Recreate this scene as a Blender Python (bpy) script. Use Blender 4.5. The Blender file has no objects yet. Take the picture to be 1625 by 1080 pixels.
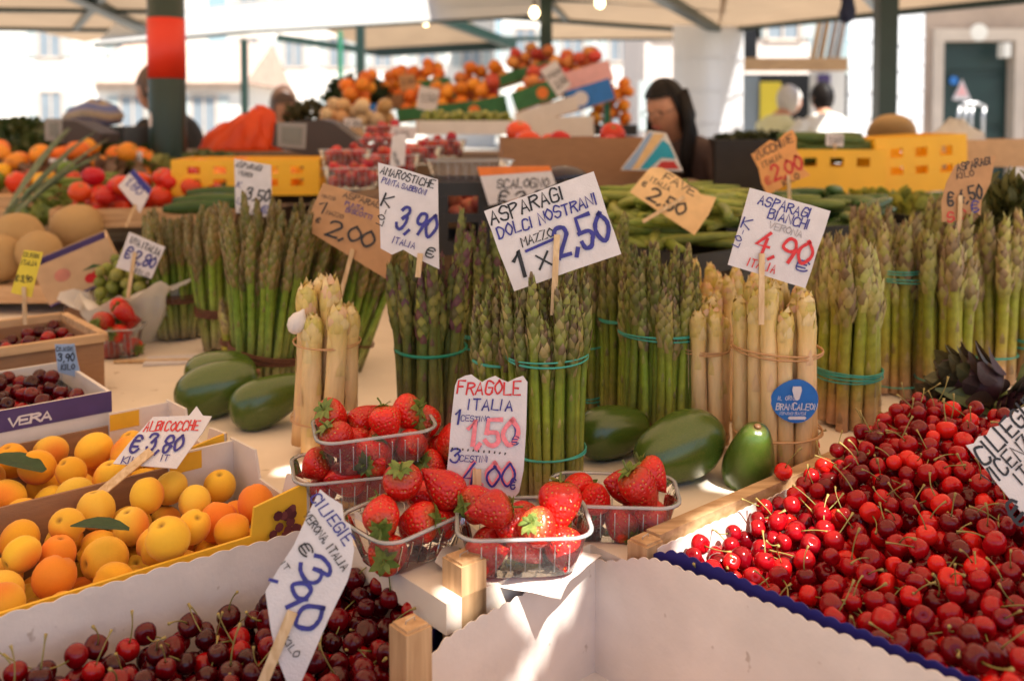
import bpy, math, random, zlib
import numpy as np
from mathutils import Vector, Matrix, Quaternion
random.seed(7); np.random.seed(7)
SC = bpy.context.scene
COL = SC.collection
R = math.radians
# ------------------------------------------------------------------ camera
F, CXP, CYP, PITCH = 1500.0, 812.5, 260.0, R(2.5)      # photograph is 1625 x 1080
T = 0.90                                               # stall table top
ZC = T + 0.444
cam = bpy.data.cameras.new('camera'); camo = bpy.data.objects.new('camera', cam); COL.objects.link(camo)
camo.location = (0, 0, ZC); camo.rotation_euler = (R(90) - PITCH, 0, 0)
cam.sensor_width = 36; cam.lens = 36 * F / 1625; cam.shift_y = -(540 - CYP) / 1625
cam.clip_start = 0.05; cam.clip_end = 500
cam.dof.use_dof = True; cam.dof.focus_distance = 1.03; cam.dof.aperture_fstop = 4.2
SC.camera = camo
# ------------------------------------------------------------------ light
SUN_DIR = Vector((0.33, -0.44, 0.83)).normalized()
w = bpy.data.worlds.new('World'); SC.world = w; w.use_nodes = True
nt = w.node_tree; bg = nt.nodes['Background']; sky = nt.nodes.new('ShaderNodeTexSky')
sky.sky_type = 'NISHITA'; sky.sun_disc = False
sky.sun_elevation = math.asin(SUN_DIR.z); sky.sun_rotation = math.atan2(SUN_DIR.x, SUN_DIR.y)
nt.links.new(sky.outputs[0], bg.inputs[0]); bg.inputs[1].default_value = 0.075
sl = bpy.data.lights.new('sun', 'SUN'); sl.energy = 5.0; sl.angle = R(0.53); sl.color = (1, .94, .84)
slo = bpy.data.objects.new('sun', sl); COL.objects.link(slo)
slo.rotation_euler = SUN_DIR.to_track_quat('Z', 'Y').to_euler(); slo.location = (3, -4, 8)
vs = SC.view_settings; vs.view_transform = 'Standard'; vs.look = 'None'; vs.exposure = 1.32; vs.gamma = 1.0
try: vs.use_curve_mapping = False
except Exception: pass
SC.render.engine = 'CYCLES'
SC.cycles.use_denoising = True
SC.cycles.max_bounces = 9; SC.cycles.transparent_max_bounces = 16
SC.cycles.diffuse_bounces = 4; SC.cycles.glossy_bounces = 4; SC.cycles.transmission_bounces = 6
SC.cycles.caustics_reflective = False; SC.cycles.caustics_refractive = False
SC.cycles.sample_clamp_indirect = 4.0
# ------------------------------------------------------------------ pixel -> place
CP, SP = math.cos(PITCH), math.sin(PITCH)
CAM = Vector((0, 0, ZC))
def ray(px, py):
    a, b = (px - CXP) / F, (CYP - py) / F
    return Vector((a, CP + b * SP, -SP + b * CP))
def at(px, py, z):
    d = ray(px, py); return CAM + d * ((z - ZC) / d.z)
def atY(px, py, Y):
    d = ray(px, py); return CAM + d * (Y / d.y)
def on_plane(px, py, p0, n):
    d = ray(px, py); return CAM + d * ((Vector(p0) - CAM).dot(n) / d.dot(n))
AU = R(41)
UD = Vector((math.cos(AU), math.sin(AU), 0)); VD = Vector((-math.sin(AU), math.cos(AU), 0))
def uv(u, v, z=0): return UD * u + VD * v + Vector((0, 0, z))
# ------------------------------------------------------------------ mesh helpers
class MB:
    def __init__(s): s.v = []; s.f = []; s.c = []
    def add(s, vs, fs, col=None):
        o = len(s.v); s.v += [tuple(p) for p in vs]; s.f += [tuple(i + o for i in f) for f in fs]
        if col is None: col = (1, 1, 1)
        s.c += (list(col) if isinstance(col, list) else [col] * len(vs))
        return s
    def box(s, x0, x1, y0, y1, z0, z1, col=None, mat=None):
        vs = [Vector((x, y, z)) for z in (z0, z1) for y in (y0, y1) for x in (x0, x1)]
        if mat is not None: vs = [mat @ p for p in vs]
        return s.add(vs, [(0,2,3,1),(4,5,7,6),(0,1,5,4),(2,6,7,3),(0,4,6,2),(1,3,7,5)], col)
    def bar(s, a, b, wx, wy, col=None, up=(0,0,1)):
        a, b = Vector(a), Vector(b); d = (b - a); L = d.length; d.normalize()
        x = d.cross(Vector(up))
        if x.length < 1e-4: x = Vector((1,0,0))
        x.normalize(); y = x.cross(d)
        m = Matrix((x, y, d)).transposed().to_4x4(); m.translation = a
        return s.box(-wx/2, wx/2, -wy/2, wy/2, 0, L, col, m)
    def tube(s, pts, rad, n=6, col=None, caps=True, squash=1.0):
        pts = [Vector(p) for p in pts]; m = len(pts)
        rs = rad if isinstance(rad, (list, tuple)) else [rad] * m
        vs = []; cs = []; fs = []
        ref = Vector((.13, .31, .94))
        t0 = (pts[1] - pts[0]).normalized()
        x = t0.cross(ref).normalized()
        for i, p in enumerate(pts):
            t = (pts[min(i+1, m-1)] - pts[max(i-1, 0)]).normalized()
            x = (x - t * x.dot(t))
            if x.length < 1e-5: x = t.orthogonal()
            x.normalize(); y = t.cross(x)
            for k in range(n):
                a = 2 * math.pi * k / n
                vs.append(p + x * (rs[i] * math.cos(a)) + y * (rs[i] * squash * math.sin(a)))
                cs.append(col[i] if isinstance(col, list) else (col or (1,1,1)))
        for i in range(m - 1):
            for k in range(n):
                k2 = (k + 1) % n; fs.append((i*n+k, i*n+k2, (i+1)*n+k2, (i+1)*n+k))
        if caps: fs.append(tuple(range(n))[::-1]); fs.append(tuple((m-1)*n+k for k in range(n)))
        return s.add(vs, fs, cs)
    def lathe(s, prof, n=16, col=None, mat=None, fn=None):
        """prof: list of (r, z); fn(angle, i, p) may move a point"""
        vs = []; cs = []; m = len(prof); fs = []
        for i, (r, z) in enumerate(prof):
            for k in range(n):
                a = 2 * math.pi * k / n; p = Vector((r * math.cos(a), r * math.sin(a), z))
                if fn: p = fn(a, i, p)
                vs.append(mat @ p if mat is not None else p)
                c = col[i] if isinstance(col, list) else (col or (1,1,1)); cs.append(c)
        for i in range(m - 1):
            for k in range(n):
                k2 = (k + 1) % n; fs.append((i*n+k, i*n+k2, (i+1)*n+k2, (i+1)*n+k))
        fs.append(tuple(range(n))[::-1]); fs.append(tuple((m-1)*n+k for k in range(n)))
        return s.add(vs, fs, cs)
    def prism(s, poly, ex, col=None):
        """poly: 3D points of a planar outline, ex: extrusion vector"""
        n = len(poly); poly = [Vector(p) for p in poly]; ex = Vector(ex)
        vs = poly + [p + ex for p in poly]
        fs = [tuple(range(n))[::-1], tuple(range(n, 2*n))] + [(i, (i+1)%n, (i+1)%n+n, i+n) for i in range(n)]
        return s.add(vs, fs, col)
    def merge(s, o, mat=None):
        return s.add([mat @ Vector(p) if mat is not None else p for p in o.v], o.f, list(o.c))
    def mesh(s, name, mat=None, smooth=False):
        me = bpy.data.meshes.new(name); me.from_pydata(s.v, [], s.f)
        ca = me.color_attributes.new('Col', 'FLOAT_COLOR', 'POINT')
        ca.data.foreach_set('color', np.c_[np.array(s.c, dtype=np.float32).reshape(-1, 3), np.ones(len(s.c), np.float32)].ravel())
        if mat: me.materials.append(mat)
        if smooth: me.polygons.foreach_set('use_smooth', [True] * len(me.polygons))
        me.update(); return me
def link(name, me, parent=None, mtx=None):
    o = bpy.data.objects.new(name, me); COL.objects.link(o)
    if parent is not None: o.parent = parent
    if mtx is not None: o.matrix_basis = mtx
    return o
def part(name, mb, mat, parent, smooth=False, world=False, label=None, kind=None):
    me = mb.mesh(name, mat, smooth) if isinstance(mb, MB) else mb
    o = link(name, me, parent)
    if world:
        m = Matrix(); q = parent
        while q is not None: m = q.matrix_parent_inverse @ q.matrix_basis @ m; q = q.parent
        o.matrix_parent_inverse = m.inverted()
    if label: o['label'] = label
    if kind: o['kind'] = kind
    return o
def tag(o, label, cat, group=None, kind=None):
    o['label'] = label; o['category'] = cat
    if group: o['group'] = group
    if kind: o['kind'] = kind
    return o
def thing(name, label, cat, loc=(0,0,0), rz=0, group=None, mtx=None):
    o = bpy.data.objects.new(name, None); COL.objects.link(o); o.empty_display_size = .05
    o.matrix_basis = mtx if mtx is not None else Matrix.Translation(Vector(loc)) @ Matrix.Rotation(rz, 4, 'Z')
    return tag(o, label, cat, group)
def single(name, mb, mat, label, cat, loc=None, rz=0, smooth=False, group=None, mtx=None):
    me = mb.mesh(name, mat, smooth) if isinstance(mb, MB) else mb
    o = link(name, me)
    if mtx is not None: o.matrix_basis = mtx
    elif loc is not None: o.matrix_basis = Matrix.Translation(Vector(loc)) @ Matrix.Rotation(rz, 4, 'Z')
    return tag(o, label, cat, group)
def structure(name, mb, mat, smooth=False):
    o = link(name, mb.mesh(name, mat, smooth)); o['kind'] = 'structure'; return o
def num(s): return zlib.crc32(str(s).encode())
def rnd(a, b): return random.uniform(a, b)
def mtrs(p, rot=None, s=1.0):
    m = Matrix.Translation(Vector(p))
    if rot is not None: m = m @ rot.to_matrix().to_4x4()
    return m @ (Matrix.Diagonal((s, s, s, 1)) if not hasattr(s, '__len__') else Matrix.Diagonal((*s, 1)))
def randrot():
    return Quaternion((random.gauss(0,1), random.gauss(0,1), random.gauss(0,1), random.gauss(0,1))).normalized()
def aim(d, roll=0): return Vector((0,0,1)).rotation_difference(Vector(d).normalized()) @ Quaternion((0,0,1), roll)
def lerp(a, b, t): return tuple(x + (y - x) * t for x, y in zip(a, b))
def ramp(stops, t):
    for (t0, c0), (t1, c1) in zip(stops, stops[1:]):
        if t <= t1: return lerp(c0, c1, max(0, min(1, (t - t0) / (t1 - t0 + 1e-9))))
    return stops[-1][1]
def drop_pile(n, rr, bx, floor, heap=None, K=24, ok=None, maxz=None, rng=random.Random(3)):
    """drop balls one by one where they come to rest lowest; returns [(x,y,z,r)]"""
    P = np.zeros((n, 4)); m = 0; heap = heap or (lambda x, y: 0)
    for _ in range(n):
        r = rng.uniform(*rr); best = None
        for _k in range(K):
            x = rng.uniform(bx[0] + r, bx[1] - r); y = rng.uniform(bx[2] + r, bx[3] - r)
            if ok and not ok(x, y): continue
            z = floor(x, y) + r
            if m:
                Q = P[:m]; d2 = (Q[:,0]-x)**2 + (Q[:,1]-y)**2; s2 = (Q[:,3] + r) ** 2; h = d2 < s2
                if h.any(): z = max(z, (Q[h,2] + np.sqrt(s2[h] - d2[h])).max())
            k = z - heap(x, y)
            if best is None or k < best[0]: best = (k, x, y, z)
        if best is None or (maxz is not None and best[0] > maxz): continue
        P[m] = (*best[1:], r); m += 1
    return [tuple(p) for p in P[:m]]
# ------------------------------------------------------------------ materials
def newmat(name):
    m = bpy.data.materials.new(name); m.use_nodes = True
    n = m.node_tree.nodes; return m, n, m.node_tree.links, n['Principled BSDF'], n['Material Output']
def M(name, col=(.5,.5,.5), rough=.5, var=.12, nscale=40, bump=0, bscale=300, coat=0, rand=0, vcol=False, spec=.5,
      sss=0, stretch=None, metal=0, spots=None, trans=0, emit=0, sheen=0):
    m, n, l, b, out = newmat(name)
    tc = n.new('ShaderNodeTexCoord'); mp = n.new('ShaderNodeMapping'); l.new(tc.outputs['Object'], mp.inputs[0])
    if stretch: mp.inputs['Scale'].default_value = stretch
    if vcol:
        a = n.new('ShaderNodeVertexColor'); a.layer_name = 'Col'; src = a.outputs[0]
    else:
        a = n.new('ShaderNodeRGB'); a.outputs[0].default_value = (*col, 1); src = a.outputs[0]
    nz = n.new('ShaderNodeTexNoise'); nz.inputs['Scale'].default_value = nscale; nz.inputs['Detail'].default_value = 4
    l.new(mp.outputs[0], nz.inputs['Vector'])
    mr = n.new('ShaderNodeMapRange'); mr.inputs[1].default_value = .25; mr.inputs[2].default_value = .75
    mr.inputs[3].default_value = 1 - var; mr.inputs[4].default_value = 1 + var; l.new(nz.outputs[0], mr.inputs[0])
    hs = n.new('ShaderNodeHueSaturation'); l.new(src, hs.inputs['Color']); l.new(mr.outputs[0], hs.inputs['Value'])
    last = hs.outputs[0]
    if rand:
        oi = n.new('ShaderNodeObjectInfo'); r2 = n.new('ShaderNodeMapRange'); r2.inputs[3].default_value = 1 - rand; r2.inputs[4].default_value = 1 + rand
        l.new(oi.outputs['Random'], r2.inputs[0]); h2 = n.new('ShaderNodeHueSaturation'); l.new(last, h2.inputs['Color']); l.new(r2.outputs[0], h2.inputs['Value'])
        r3 = n.new('ShaderNodeMapRange'); r3.inputs[3].default_value = .5 - rand * .06; r3.inputs[4].default_value = .5 + rand * .06
        ml = n.new('ShaderNodeMath'); ml.operation = 'FRACT'; mm = n.new('ShaderNodeMath'); mm.operation = 'MULTIPLY'; mm.inputs[1].default_value = 17.3
        l.new(oi.outputs['Random'], mm.inputs[0]); l.new(mm.outputs[0], ml.inputs[0]); l.new(ml.outputs[0], r3.inputs[0]); l.new(r3.outputs[0], h2.inputs['Hue'])
        last = h2.outputs[0]
    if spots:                                              # (colour, scale, threshold)
        v = n.new('ShaderNodeTexNoise'); v.inputs['Scale'].default_value = spots[1]; v.inputs['Detail'].default_value = 2
        l.new(mp.outputs[0], v.inputs['Vector']); s = n.new('ShaderNodeMapRange'); s.inputs[1].default_value = spots[2]; s.inputs[2].default_value = spots[2] + .06
        l.new(v.outputs[0], s.inputs[0]); mx = n.new('ShaderNodeMixRGB'); mx.inputs[2].default_value = (*spots[0], 1)
        l.new(s.outputs[0], mx.inputs[0]); l.new(last, mx.inputs[1]); last = mx.outputs[0]
    l.new(last, b.inputs['Base Color'])
    b.inputs['Roughness'].default_value = rough; b.inputs['Specular IOR Level'].default_value = spec; b.inputs['Metallic'].default_value = metal
    if coat: b.inputs['Coat Weight'].default_value = coat; b.inputs['Coat Roughness'].default_value = .08
    if sss:
        b.inputs['Subsurface Weight'].default_value = sss; b.inputs['Subsurface Scale'].default_value = .006
        b.inputs['Subsurface Radius'].default_value = (1, .35, .15)
    if sheen: b.inputs['Sheen Weight'].default_value = sheen
    if emit: l.new(last, b.inputs['Emission Color']); b.inputs['Emission Strength'].default_value = emit
    if bump:
        bz = n.new('ShaderNodeTexNoise'); bz.inputs['Scale'].default_value = bscale; bz.inputs['Detail'].default_value = 3; l.new(mp.outputs[0], bz.inputs['Vector'])
        bp = n.new('ShaderNodeBump'); bp.inputs['Strength'].default_value = bump; bp.inputs['Distance'].default_value = .002
        l.new(bz.outputs[0], bp.inputs['Height']); l.new(bp.outputs[0], b.inputs['Normal'])
    if trans:                                              # thin cloth / leaf that passes light
        t = n.new('ShaderNodeBsdfTranslucent'); l.new(last, t.inputs[0]); mx = n.new('ShaderNodeMixShader'); mx.inputs[0].default_value = trans
        l.new(b.outputs[0], mx.inputs[1]); l.new(t.outputs[0], mx.inputs[2]); l.new(mx.outputs[0], out.inputs[0])
    return m
def clear_plastic(name, tint=(.97,.98,.98), haze=.07, rough=.06):
    m, n, l, b, out = newmat(name); n.remove(b)
    tr = n.new('ShaderNodeBsdfTransparent'); tr.inputs[0].default_value = (*tint, 1)
    df = n.new('ShaderNodeBsdfDiffuse'); df.inputs[0].default_value = (.85, .88, .9, 1)
    gl = n.new('ShaderNodeBsdfGlossy'); gl.inputs['Roughness'].default_value = rough
    fr = n.new('ShaderNodeFresnel'); fr.inputs[0].default_value = 1.32
    tc = n.new('ShaderNodeTexCoord'); nz = n.new('ShaderNodeTexNoise'); nz.inputs['Scale'].default_value = 60; l.new(tc.outputs['Object'], nz.inputs['Vector'])
    bp = n.new('ShaderNodeBump'); bp.inputs['Strength'].default_value = .25; bp.inputs['Distance'].default_value = .003; l.new(nz.outputs[0], bp.inputs['Height'])
    l.new(bp.outputs[0], gl.inputs['Normal']); l.new(bp.outputs[0], fr.inputs['Normal'])
    m1 = n.new('ShaderNodeMixShader'); m1.inputs[0].default_value = haze; l.new(tr.outputs[0], m1.inputs[1]); l.new(df.outputs[0], m1.inputs[2])
    m2 = n.new('ShaderNodeMixShader'); l.new(fr.outputs[0], m2.inputs[0]); l.new(m1.outputs[0], m2.inputs[1]); l.new(gl.outputs[0], m2.inputs[2]); l.new(m2.outputs[0], out.inputs[0])
    return m
def wood(name, c1, c2, scale=9, stretch=(1, 12, 12), rough=.65):
    m, n, l, b, out = newmat(name)
    tc = n.new('ShaderNodeTexCoord'); mp = n.new('ShaderNodeMapping'); mp.inputs['Scale'].default_value = stretch; l.new(tc.outputs['Object'], mp.inputs[0])
    nz = n.new('ShaderNodeTexNoise'); nz.inputs['Scale'].default_value = scale; nz.inputs['Detail'].default_value = 6; nz.inputs['Distortion'].default_value = .6; l.new(mp.outputs[0], nz.inputs['Vector'])
    cr = n.new('ShaderNodeValToRGB'); cr.color_ramp.elements[0].position = .3; cr.color_ramp.elements[1].position = .7
    cr.color_ramp.elements[0].color = (*c1, 1); cr.color_ramp.elements[1].color = (*c2, 1); l.new(nz.outputs[0], cr.inputs[0]); l.new(cr.outputs[0], b.inputs['Base Color'])
    b.inputs['Roughness'].default_value = rough
    bp = n.new('ShaderNodeBump'); bp.inputs['Strength'].default_value = .3; bp.inputs['Distance'].default_value = .001; l.new(nz.outputs[0], bp.inputs['Height']); l.new(bp.outputs[0], b.inputs['Normal'])
    return m
def strawberry_mat():
    m, n, l, b, out = newmat('strawberry_skin')
    tc = n.new('ShaderNodeTexCoord'); vo = n.new('ShaderNodeTexVoronoi'); vo.inputs['Scale'].default_value = 235; vo.inputs['Randomness'].default_value = .45
    l.new(tc.outputs['Object'], vo.inputs['Vector'])
    a = n.new('ShaderNodeVertexColor'); a.layer_name = 'Col'
    oi = n.new('ShaderNodeObjectInfo'); r2 = n.new('ShaderNodeMapRange'); r2.inputs[3].default_value = .65; r2.inputs[4].default_value = 1.15; l.new(oi.outputs['Random'], r2.inputs[0])
    hs = n.new('ShaderNodeHueSaturation'); l.new(a.outputs[0], hs.inputs['Color']); l.new(r2.outputs[0], hs.inputs['Value'])
    s = n.new('ShaderNodeMapRange'); s.inputs[1].default_value = .15; s.inputs[2].default_value = .22; s.inputs[3].default_value = 1; s.inputs[4].default_value = 0; l.new(vo.outputs['Distance'], s.inputs[0])
    mx = n.new('ShaderNodeMixRGB'); mx.inputs[2].default_value = (.55, .28, .05, 1); l.new(s.outputs[0], mx.inputs[0]); l.new(hs.outputs[0], mx.inputs[1]); l.new(mx.outputs[0], b.inputs['Base Color'])
    h = n.new('ShaderNodeMapRange'); h.inputs[1].default_value = .1; h.inputs[2].default_value = .55; l.new(vo.outputs['Distance'], h.inputs[0])
    bp = n.new('ShaderNodeBump'); bp.inputs['Strength'].default_value = .8; bp.inputs['Distance'].default_value = .0012; l.new(h.outputs[0], bp.inputs['Height']); l.new(bp.outputs[0], b.inputs['Normal'])
    b.inputs['Roughness'].default_value = .28; b.inputs['Specular IOR Level'].default_value = .5
    b.inputs['Subsurface Weight'].default_value = .08; b.inputs['Subsurface Scale'].default_value = .004; b.inputs['Subsurface Radius'].default_value = (1, .2, .1)
    return m
MT = dict(
 paper=M('paper_card', (.69,.65,.67), .8, .06, 60, .25, 500),
 tan_card=M('kraft_card', (.50,.27,.13), .85, .12, 50, .2, 400),
 orange_card=M('orange_card', (.80,.36,.12), .8, .1, 50, .2, 400),
 peach_card=M('peach_card', (.82,.52,.24), .8, .1, 50, .2, 400),
 yellow_card=M('yellow_card', (.80,.62,.06), .8, .08, 50),
 blue_card=M('blue_card', (.32,.42,.60), .8, .08, 50),
 ink_black=M('black_marker', (.015,.013,.015), .5, .3, 200),
 ink_blue=M('violet_blue_marker', (.03,.025,.23), .45, .35, 200),
 ink_red=M('red_marker', (.62,.02,.025), .5, .2, 200),
 ink_grey=M('pencil', (.35,.32,.34), .7, .2, 200),
 ink_rose=M('pink_marker', (.85,.22,.26), .5, .2, 200),
 spear=M('asparagus_skin', vcol=True, rough=.45, var=.25, nscale=90, bump=.25, bscale=500, rand=.25, spec=.3),
 white_spear=M('white_asparagus_skin', vcol=True, rough=.45, var=.15, nscale=110, bump=.5, bscale=330, rand=.06, sss=.06, spots=((.60,.40,.30), 60, .66), stretch=(1,1,.18)),
 teal_band=M('teal_rubber', (.05,.36,.28), .55, .1, 80), green_band=M('bright_green_rubber', (.0,.22,.14), .45, .1, 80),
 tan_band=M('tan_rubber', (.55,.30,.14), .5, .1, 80), brown_band=M('brown_raffia', (.13,.045,.02), .7, .3, 200),
 strawberry=strawberry_mat(), calyx=M('strawberry_leaf', vcol=True, rough=.5, var=.25, nscale=200, trans=.3),
 cherry=M('cherry_skin', vcol=True, rough=.14, var=.28, nscale=70, spec=.4), cherry_stem=M('cherry_stem', vcol=True, rough=.55, var=.2, nscale=200),
 apricot=M('apricot_skin', vcol=True, spec=.25, rough=.65, var=.12, nscale=45, sss=.08, rand=.1, sheen=.1, bump=.15, bscale=200, spots=((.62,.20,.03), 130, .64)),
 avocado=M('avocado_skin', vcol=True, rough=.22, var=.4, nscale=80, bump=.10, bscale=420, spec=.5, coat=.4, spots=((.15,.17,.035), 75, .58)),
 produce=M('produce_skin', vcol=True, spec=.3, rough=.42, var=.2, nscale=50, rand=.15), produce_gloss=M('glossy_produce_skin', vcol=True, spec=.28, rough=.2, var=.15, nscale=40, rand=.12),
 leaf=M('leaf_green', vcol=True, rough=.5, var=.3, nscale=90, trans=.3),
 melon=M('melon_rind', (.46,.29,.12), .7, .25, 60, .6, 260), 
 plastic=clear_plastic('clear_punnet_plastic'), plastic_rim=clear_plastic('punnet_rim_plastic', (.97,.98,.99), .42, .12),
 liner=M('white_liner_card', (.78,.70,.66), .85, .10, 14, .5, 60, spots=((.55,.46,.41), 60, .71)), navy=M('navy_printed_card', (.025,.02,.19), .55, .12, 50),
 kraft=M('corrugated_card', (.33,.175,.09), .85, .1, 35, .25, 250, stretch=(1,1,5)), kraft_pale=M('pale_corrugated_card', (.56,.37,.22), .85, .1, 35, .2, 250),  # two cards of their own colour, one brown, one paler tan
 white_card=M('white_carton', (.74,.68,.64), .75, .05, 30, .12, 300), yellow_print=M('yellow_printed_card', (.80,.46,.03), .6, .07, 40),
 purple_print=M('purple_printed_card', (.075,.045,.16), .6, .12, 40), red_print=M('red_print', (.55,.03,.02), .5, .1), green_print=M('green_print', (.03,.16,.05), .55, .15),
 blue_print=M('blue_print', (.02,.17,.55), .5, .1), teal_print=M('teal_print', (.02,.33,.45), .5, .1), pink_print=M('pink_print', (.8,.42,.42), .6, .1),
 orange_print=M('orange_print', (.8,.2,.03), .55, .1),
 pine=wood('pine_crate_wood', (.42,.24,.11), (.68,.45,.25)), pine_z=wood('pine_post_wood', (.40,.22,.10), (.64,.41,.22), stretch=(12,12,1)), stick=wood('stick_wood', (.55,.35,.17), (.76,.56,.34), 20, (8,8,2)),
 table=M('table_paper', (.82,.72,.61), .8, .10, 7, .6, 25, spots=((.60,.49,.38), 35, .69)), dark_wood=wood('stand_wood', (.12,.07,.04), (.24,.15,.08)),
 black_plastic=M('black_crate_plastic', (.02,.018,.018), .45, .2, 30), yellow_plastic=M('yellow_crate_plastic', (.86,.46,.01), .4, .06, 12),
 white_bag=M('white_plastic_bag', (.8,.79,.77), .3, .05, 40, .9, 45, trans=.45), orange_bag=M('orange_plastic_bag', (.88,.09,.012), .4, .08, 20, .4, 50, trans=.3),
 green_paint=M('dark_green_paint', (.012,.032,.024), .4, .15, 10), red_paint=M('red_paint_band', (.72,.035,.012), .45, .06, 10), green_light=M('green_paint', (.02,.17,.09), .45, .1, 10),
 scale_body=M('scale_housing', (.045,.028,.022), .5, .08, 20), grey_plastic=M('grey_plastic', (.26,.25,.24), .4, .06, 20), screen=M('scale_display', (.17,.17,.15), .25, .05, 20),
 canvas=M('tan_canvas', (.44,.31,.20), .8, .08, 3, .2, 60, trans=.33), canvas_white=M('white_canvas', (.82,.80,.76), .8, .04, 3, trans=.45),
 canvas_near=M('cream_canvas', (.63,.43,.265), .8, .05, 3, trans=.5), shutter_pale=M('pale_shutter', (.40,.45,.45), .6, .1, 4),
 skin=M('skin', (.55,.27,.17), .5, .08, 30, sss=.1), hair_black=M('black_hair', (.008,.006,.006), .5, .4, 60, .5, 150, spec=.2, stretch=(1,1,.15)), hair_white=M('white_hair', (.62,.60,.58), .6, .2, 60),
 hair_brown=M('brown_hair', (.09,.045,.025), .45, .3, 60), cloth_brown=M('dark_brown_cloth', (.075,.045,.04), .8, .2, 30, .3, 200), cloth_white=M('white_shirt_cloth', (.80,.80,.77), .8, .05, 20),
 cloth_yellow=M('pale_yellow_cloth', (.74,.74,.46), .8, .05, 20), cloth_black=M('black_cloth', (.015,.014,.016), .8, .2, 20), cloth_olive=M('olive_cloth', (.22,.17,.06), .8, .15, 20), trousers=M('dark_trousers', (.03,.032,.045), .8, .2, 20),
 glass_rim=M('spectacle_frame', (.04,.03,.03), .3, .1), lens=clear_plastic('spectacle_lens'), lips=M('lips', (.45,.12,.10), .45, .05), eye=M('eye_dark', (.02,.015,.012), .2, .1),
 plaster=M('white_plaster', (.78,.75,.70), .85, .06, .8, .2, 20), plaster_pink=M('pale_pink_plaster', (.74,.64,.58), .85, .08, .8, .2, 20), stone=M('pale_stone', (.42,.32,.26), .85, .18, 2.5, .5, 14), stone_trim=M('stone_trim', (.55,.46,.39), .8, .12, 3, .3, 20),
 window=M('window_glass', (.22,.26,.30), .12, .1, 2), shutter=M('shutter_green', (.03,.09,.07), .6, .1, 4), roof=M('terracotta_roof', (.52,.36,.29), .85, .2, 3), door=M('dark_green_door', (.008,.03,.027), .45, .2, 4),
 paving=M('stone_paving', (.36,.33,.29), .8, .15, 1.2, .3, 15), sheet=M('white_plastic_sheeting', (.84,.86,.90), .5, .03, 2, .1, 6, trans=.25), steel=M('steel_tube', (.55,.55,.56), .35, .1, 10, metal=.8),
 wood_warm=wood('shop_timber', (.36,.19,.08), (.55,.32,.14)), tarp_blue=M('dark_blue_cloth', (.015,.02,.06), .7, .2, 20), bulb=M('lit_bulb', (1,.72,.38), .4, .0, 10, emit=5), dark=M('shop_interior', (.03,.03,.032), .8, .2, 3), melon_in=M('fruit_mixed', vcol=True, rough=.45, var=.15, nscale=60, rand=.15),
)
# ------------------------------------------------------------------ setting
structure('ground', MB().add([(-60,-20,0),(60,-20,0),(60,90,0),(-60,90,0)], [(0,1,2,3)]), MT['paving'])
# the stall's own awning: unseen cream cloth, its holes shaped to drop sun patches on the produce
CANZ = 2.5
def awning_point(p): return Vector(p) + SUN_DIR * ((CANZ - p[2]) / SUN_DIR.z)
SUNNY = []                                                   # (centre on awning, ux, uy, half sizes)
def shaft(px, py, z, a, b, ang=0):
    c = awning_point(at(px, py, z)); SUNNY.append((c.x, c.y, a, b, math.cos(ang), math.sin(ang)))
shaft(1225, 815, T + .045, .095, .060, .6)
shaft(1150, 850, T + .02, .04, .028, .5)
shaft(1300, 745, T + .04, .035, .015, .6)
shaft(895, 845, T + .05, .055, .04, .3)
shaft(880, 905, T + .005, .028, .010, .1)
shaft(736, 925, T + .015, .020, .020, .2)
shaft(858, 1030, T - .06, .006, .040, -.35)
shaft(1598, 590, T + .04, .04, .025, .3)
shaft(1195, 700, T + .068, .022, .018, 0)
shaft(470, 745, T, .03, .015, .5)
def holed(x, y):
    for cx, cy, a, b, c, s in SUNNY:
        dx, dy = x - cx, y - cy; p, q = (dx * c + dy * s) / a, (-dx * s + dy * c) / b
        if p * p + q * q < 1: return True
    return False
xs = [h[0] for h in SUNNY]; ys = [h[1] for h in SUNNY]
gx0, gx1, gy0, gy1 = min(xs) - .12, max(xs) + .12, min(ys) - .12, max(ys) + .12
aw = thing('stall_awning', 'cream canvas awning stretched over the fruit stall above the produce', 'awning', (0, 1.5, CANZ))
mb = MB(); g = .008; nx, ny = int((gx1 - gx0) / g), int((gy1 - gy0) / g)
gx1, gy1 = gx0 + nx * g, gy0 + ny * g
vid = {}; vs_, fs_ = [], []
def vv(i, j):
    if (i, j) not in vid: vid[(i, j)] = len(vs_); vs_.append((gx0 + i * g, gy0 + j * g, CANZ))
    return vid[(i, j)]
for j in range(ny):                                          # run-length quads
    i = 0
    while i < nx:
        if holed(gx0 + (i + .5) * g, gy0 + (j + .5) * g): i += 1; continue
        k = i
        while k < nx and not holed(gx0 + (k + .5) * g, gy0 + (j + .5) * g): k += 1
        fs_.append((vv(i, j), vv(k, j), vv(k, j + 1), vv(i, j + 1))); i = k
mb.add(vs_, fs_); AX0, AX1, AY0, AY1 = -5.5, 4.6, -1.0, 5.1
for a, b, c, d in ((AX0, gx0, AY0, AY1), (gx1, AX1, AY0, AY1), (gx0, gx1, AY0, gy0), (gx0, gx1, gy1, AY1)):
    mb.add([(a, c, CANZ), (b, c, CANZ), (b, d, CANZ), (a, d, CANZ)], [(0,1,2,3)])
part('canvas', mb, MT['canvas_near'], aw, world=True)
for p, q in (((AX0, AY0), (AX0, AY1)), ((AX1, AY0), (AX1, AY1)), ((AX0, AY0), (AX1, AY0)), ((AX0, AY1), (AX1, AY1))):
    part('frame_rail', MB().bar((*p, CANZ - .03), (*q, CANZ - .03), .04, .04), MT['green_paint'], aw, world=True)
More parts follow.
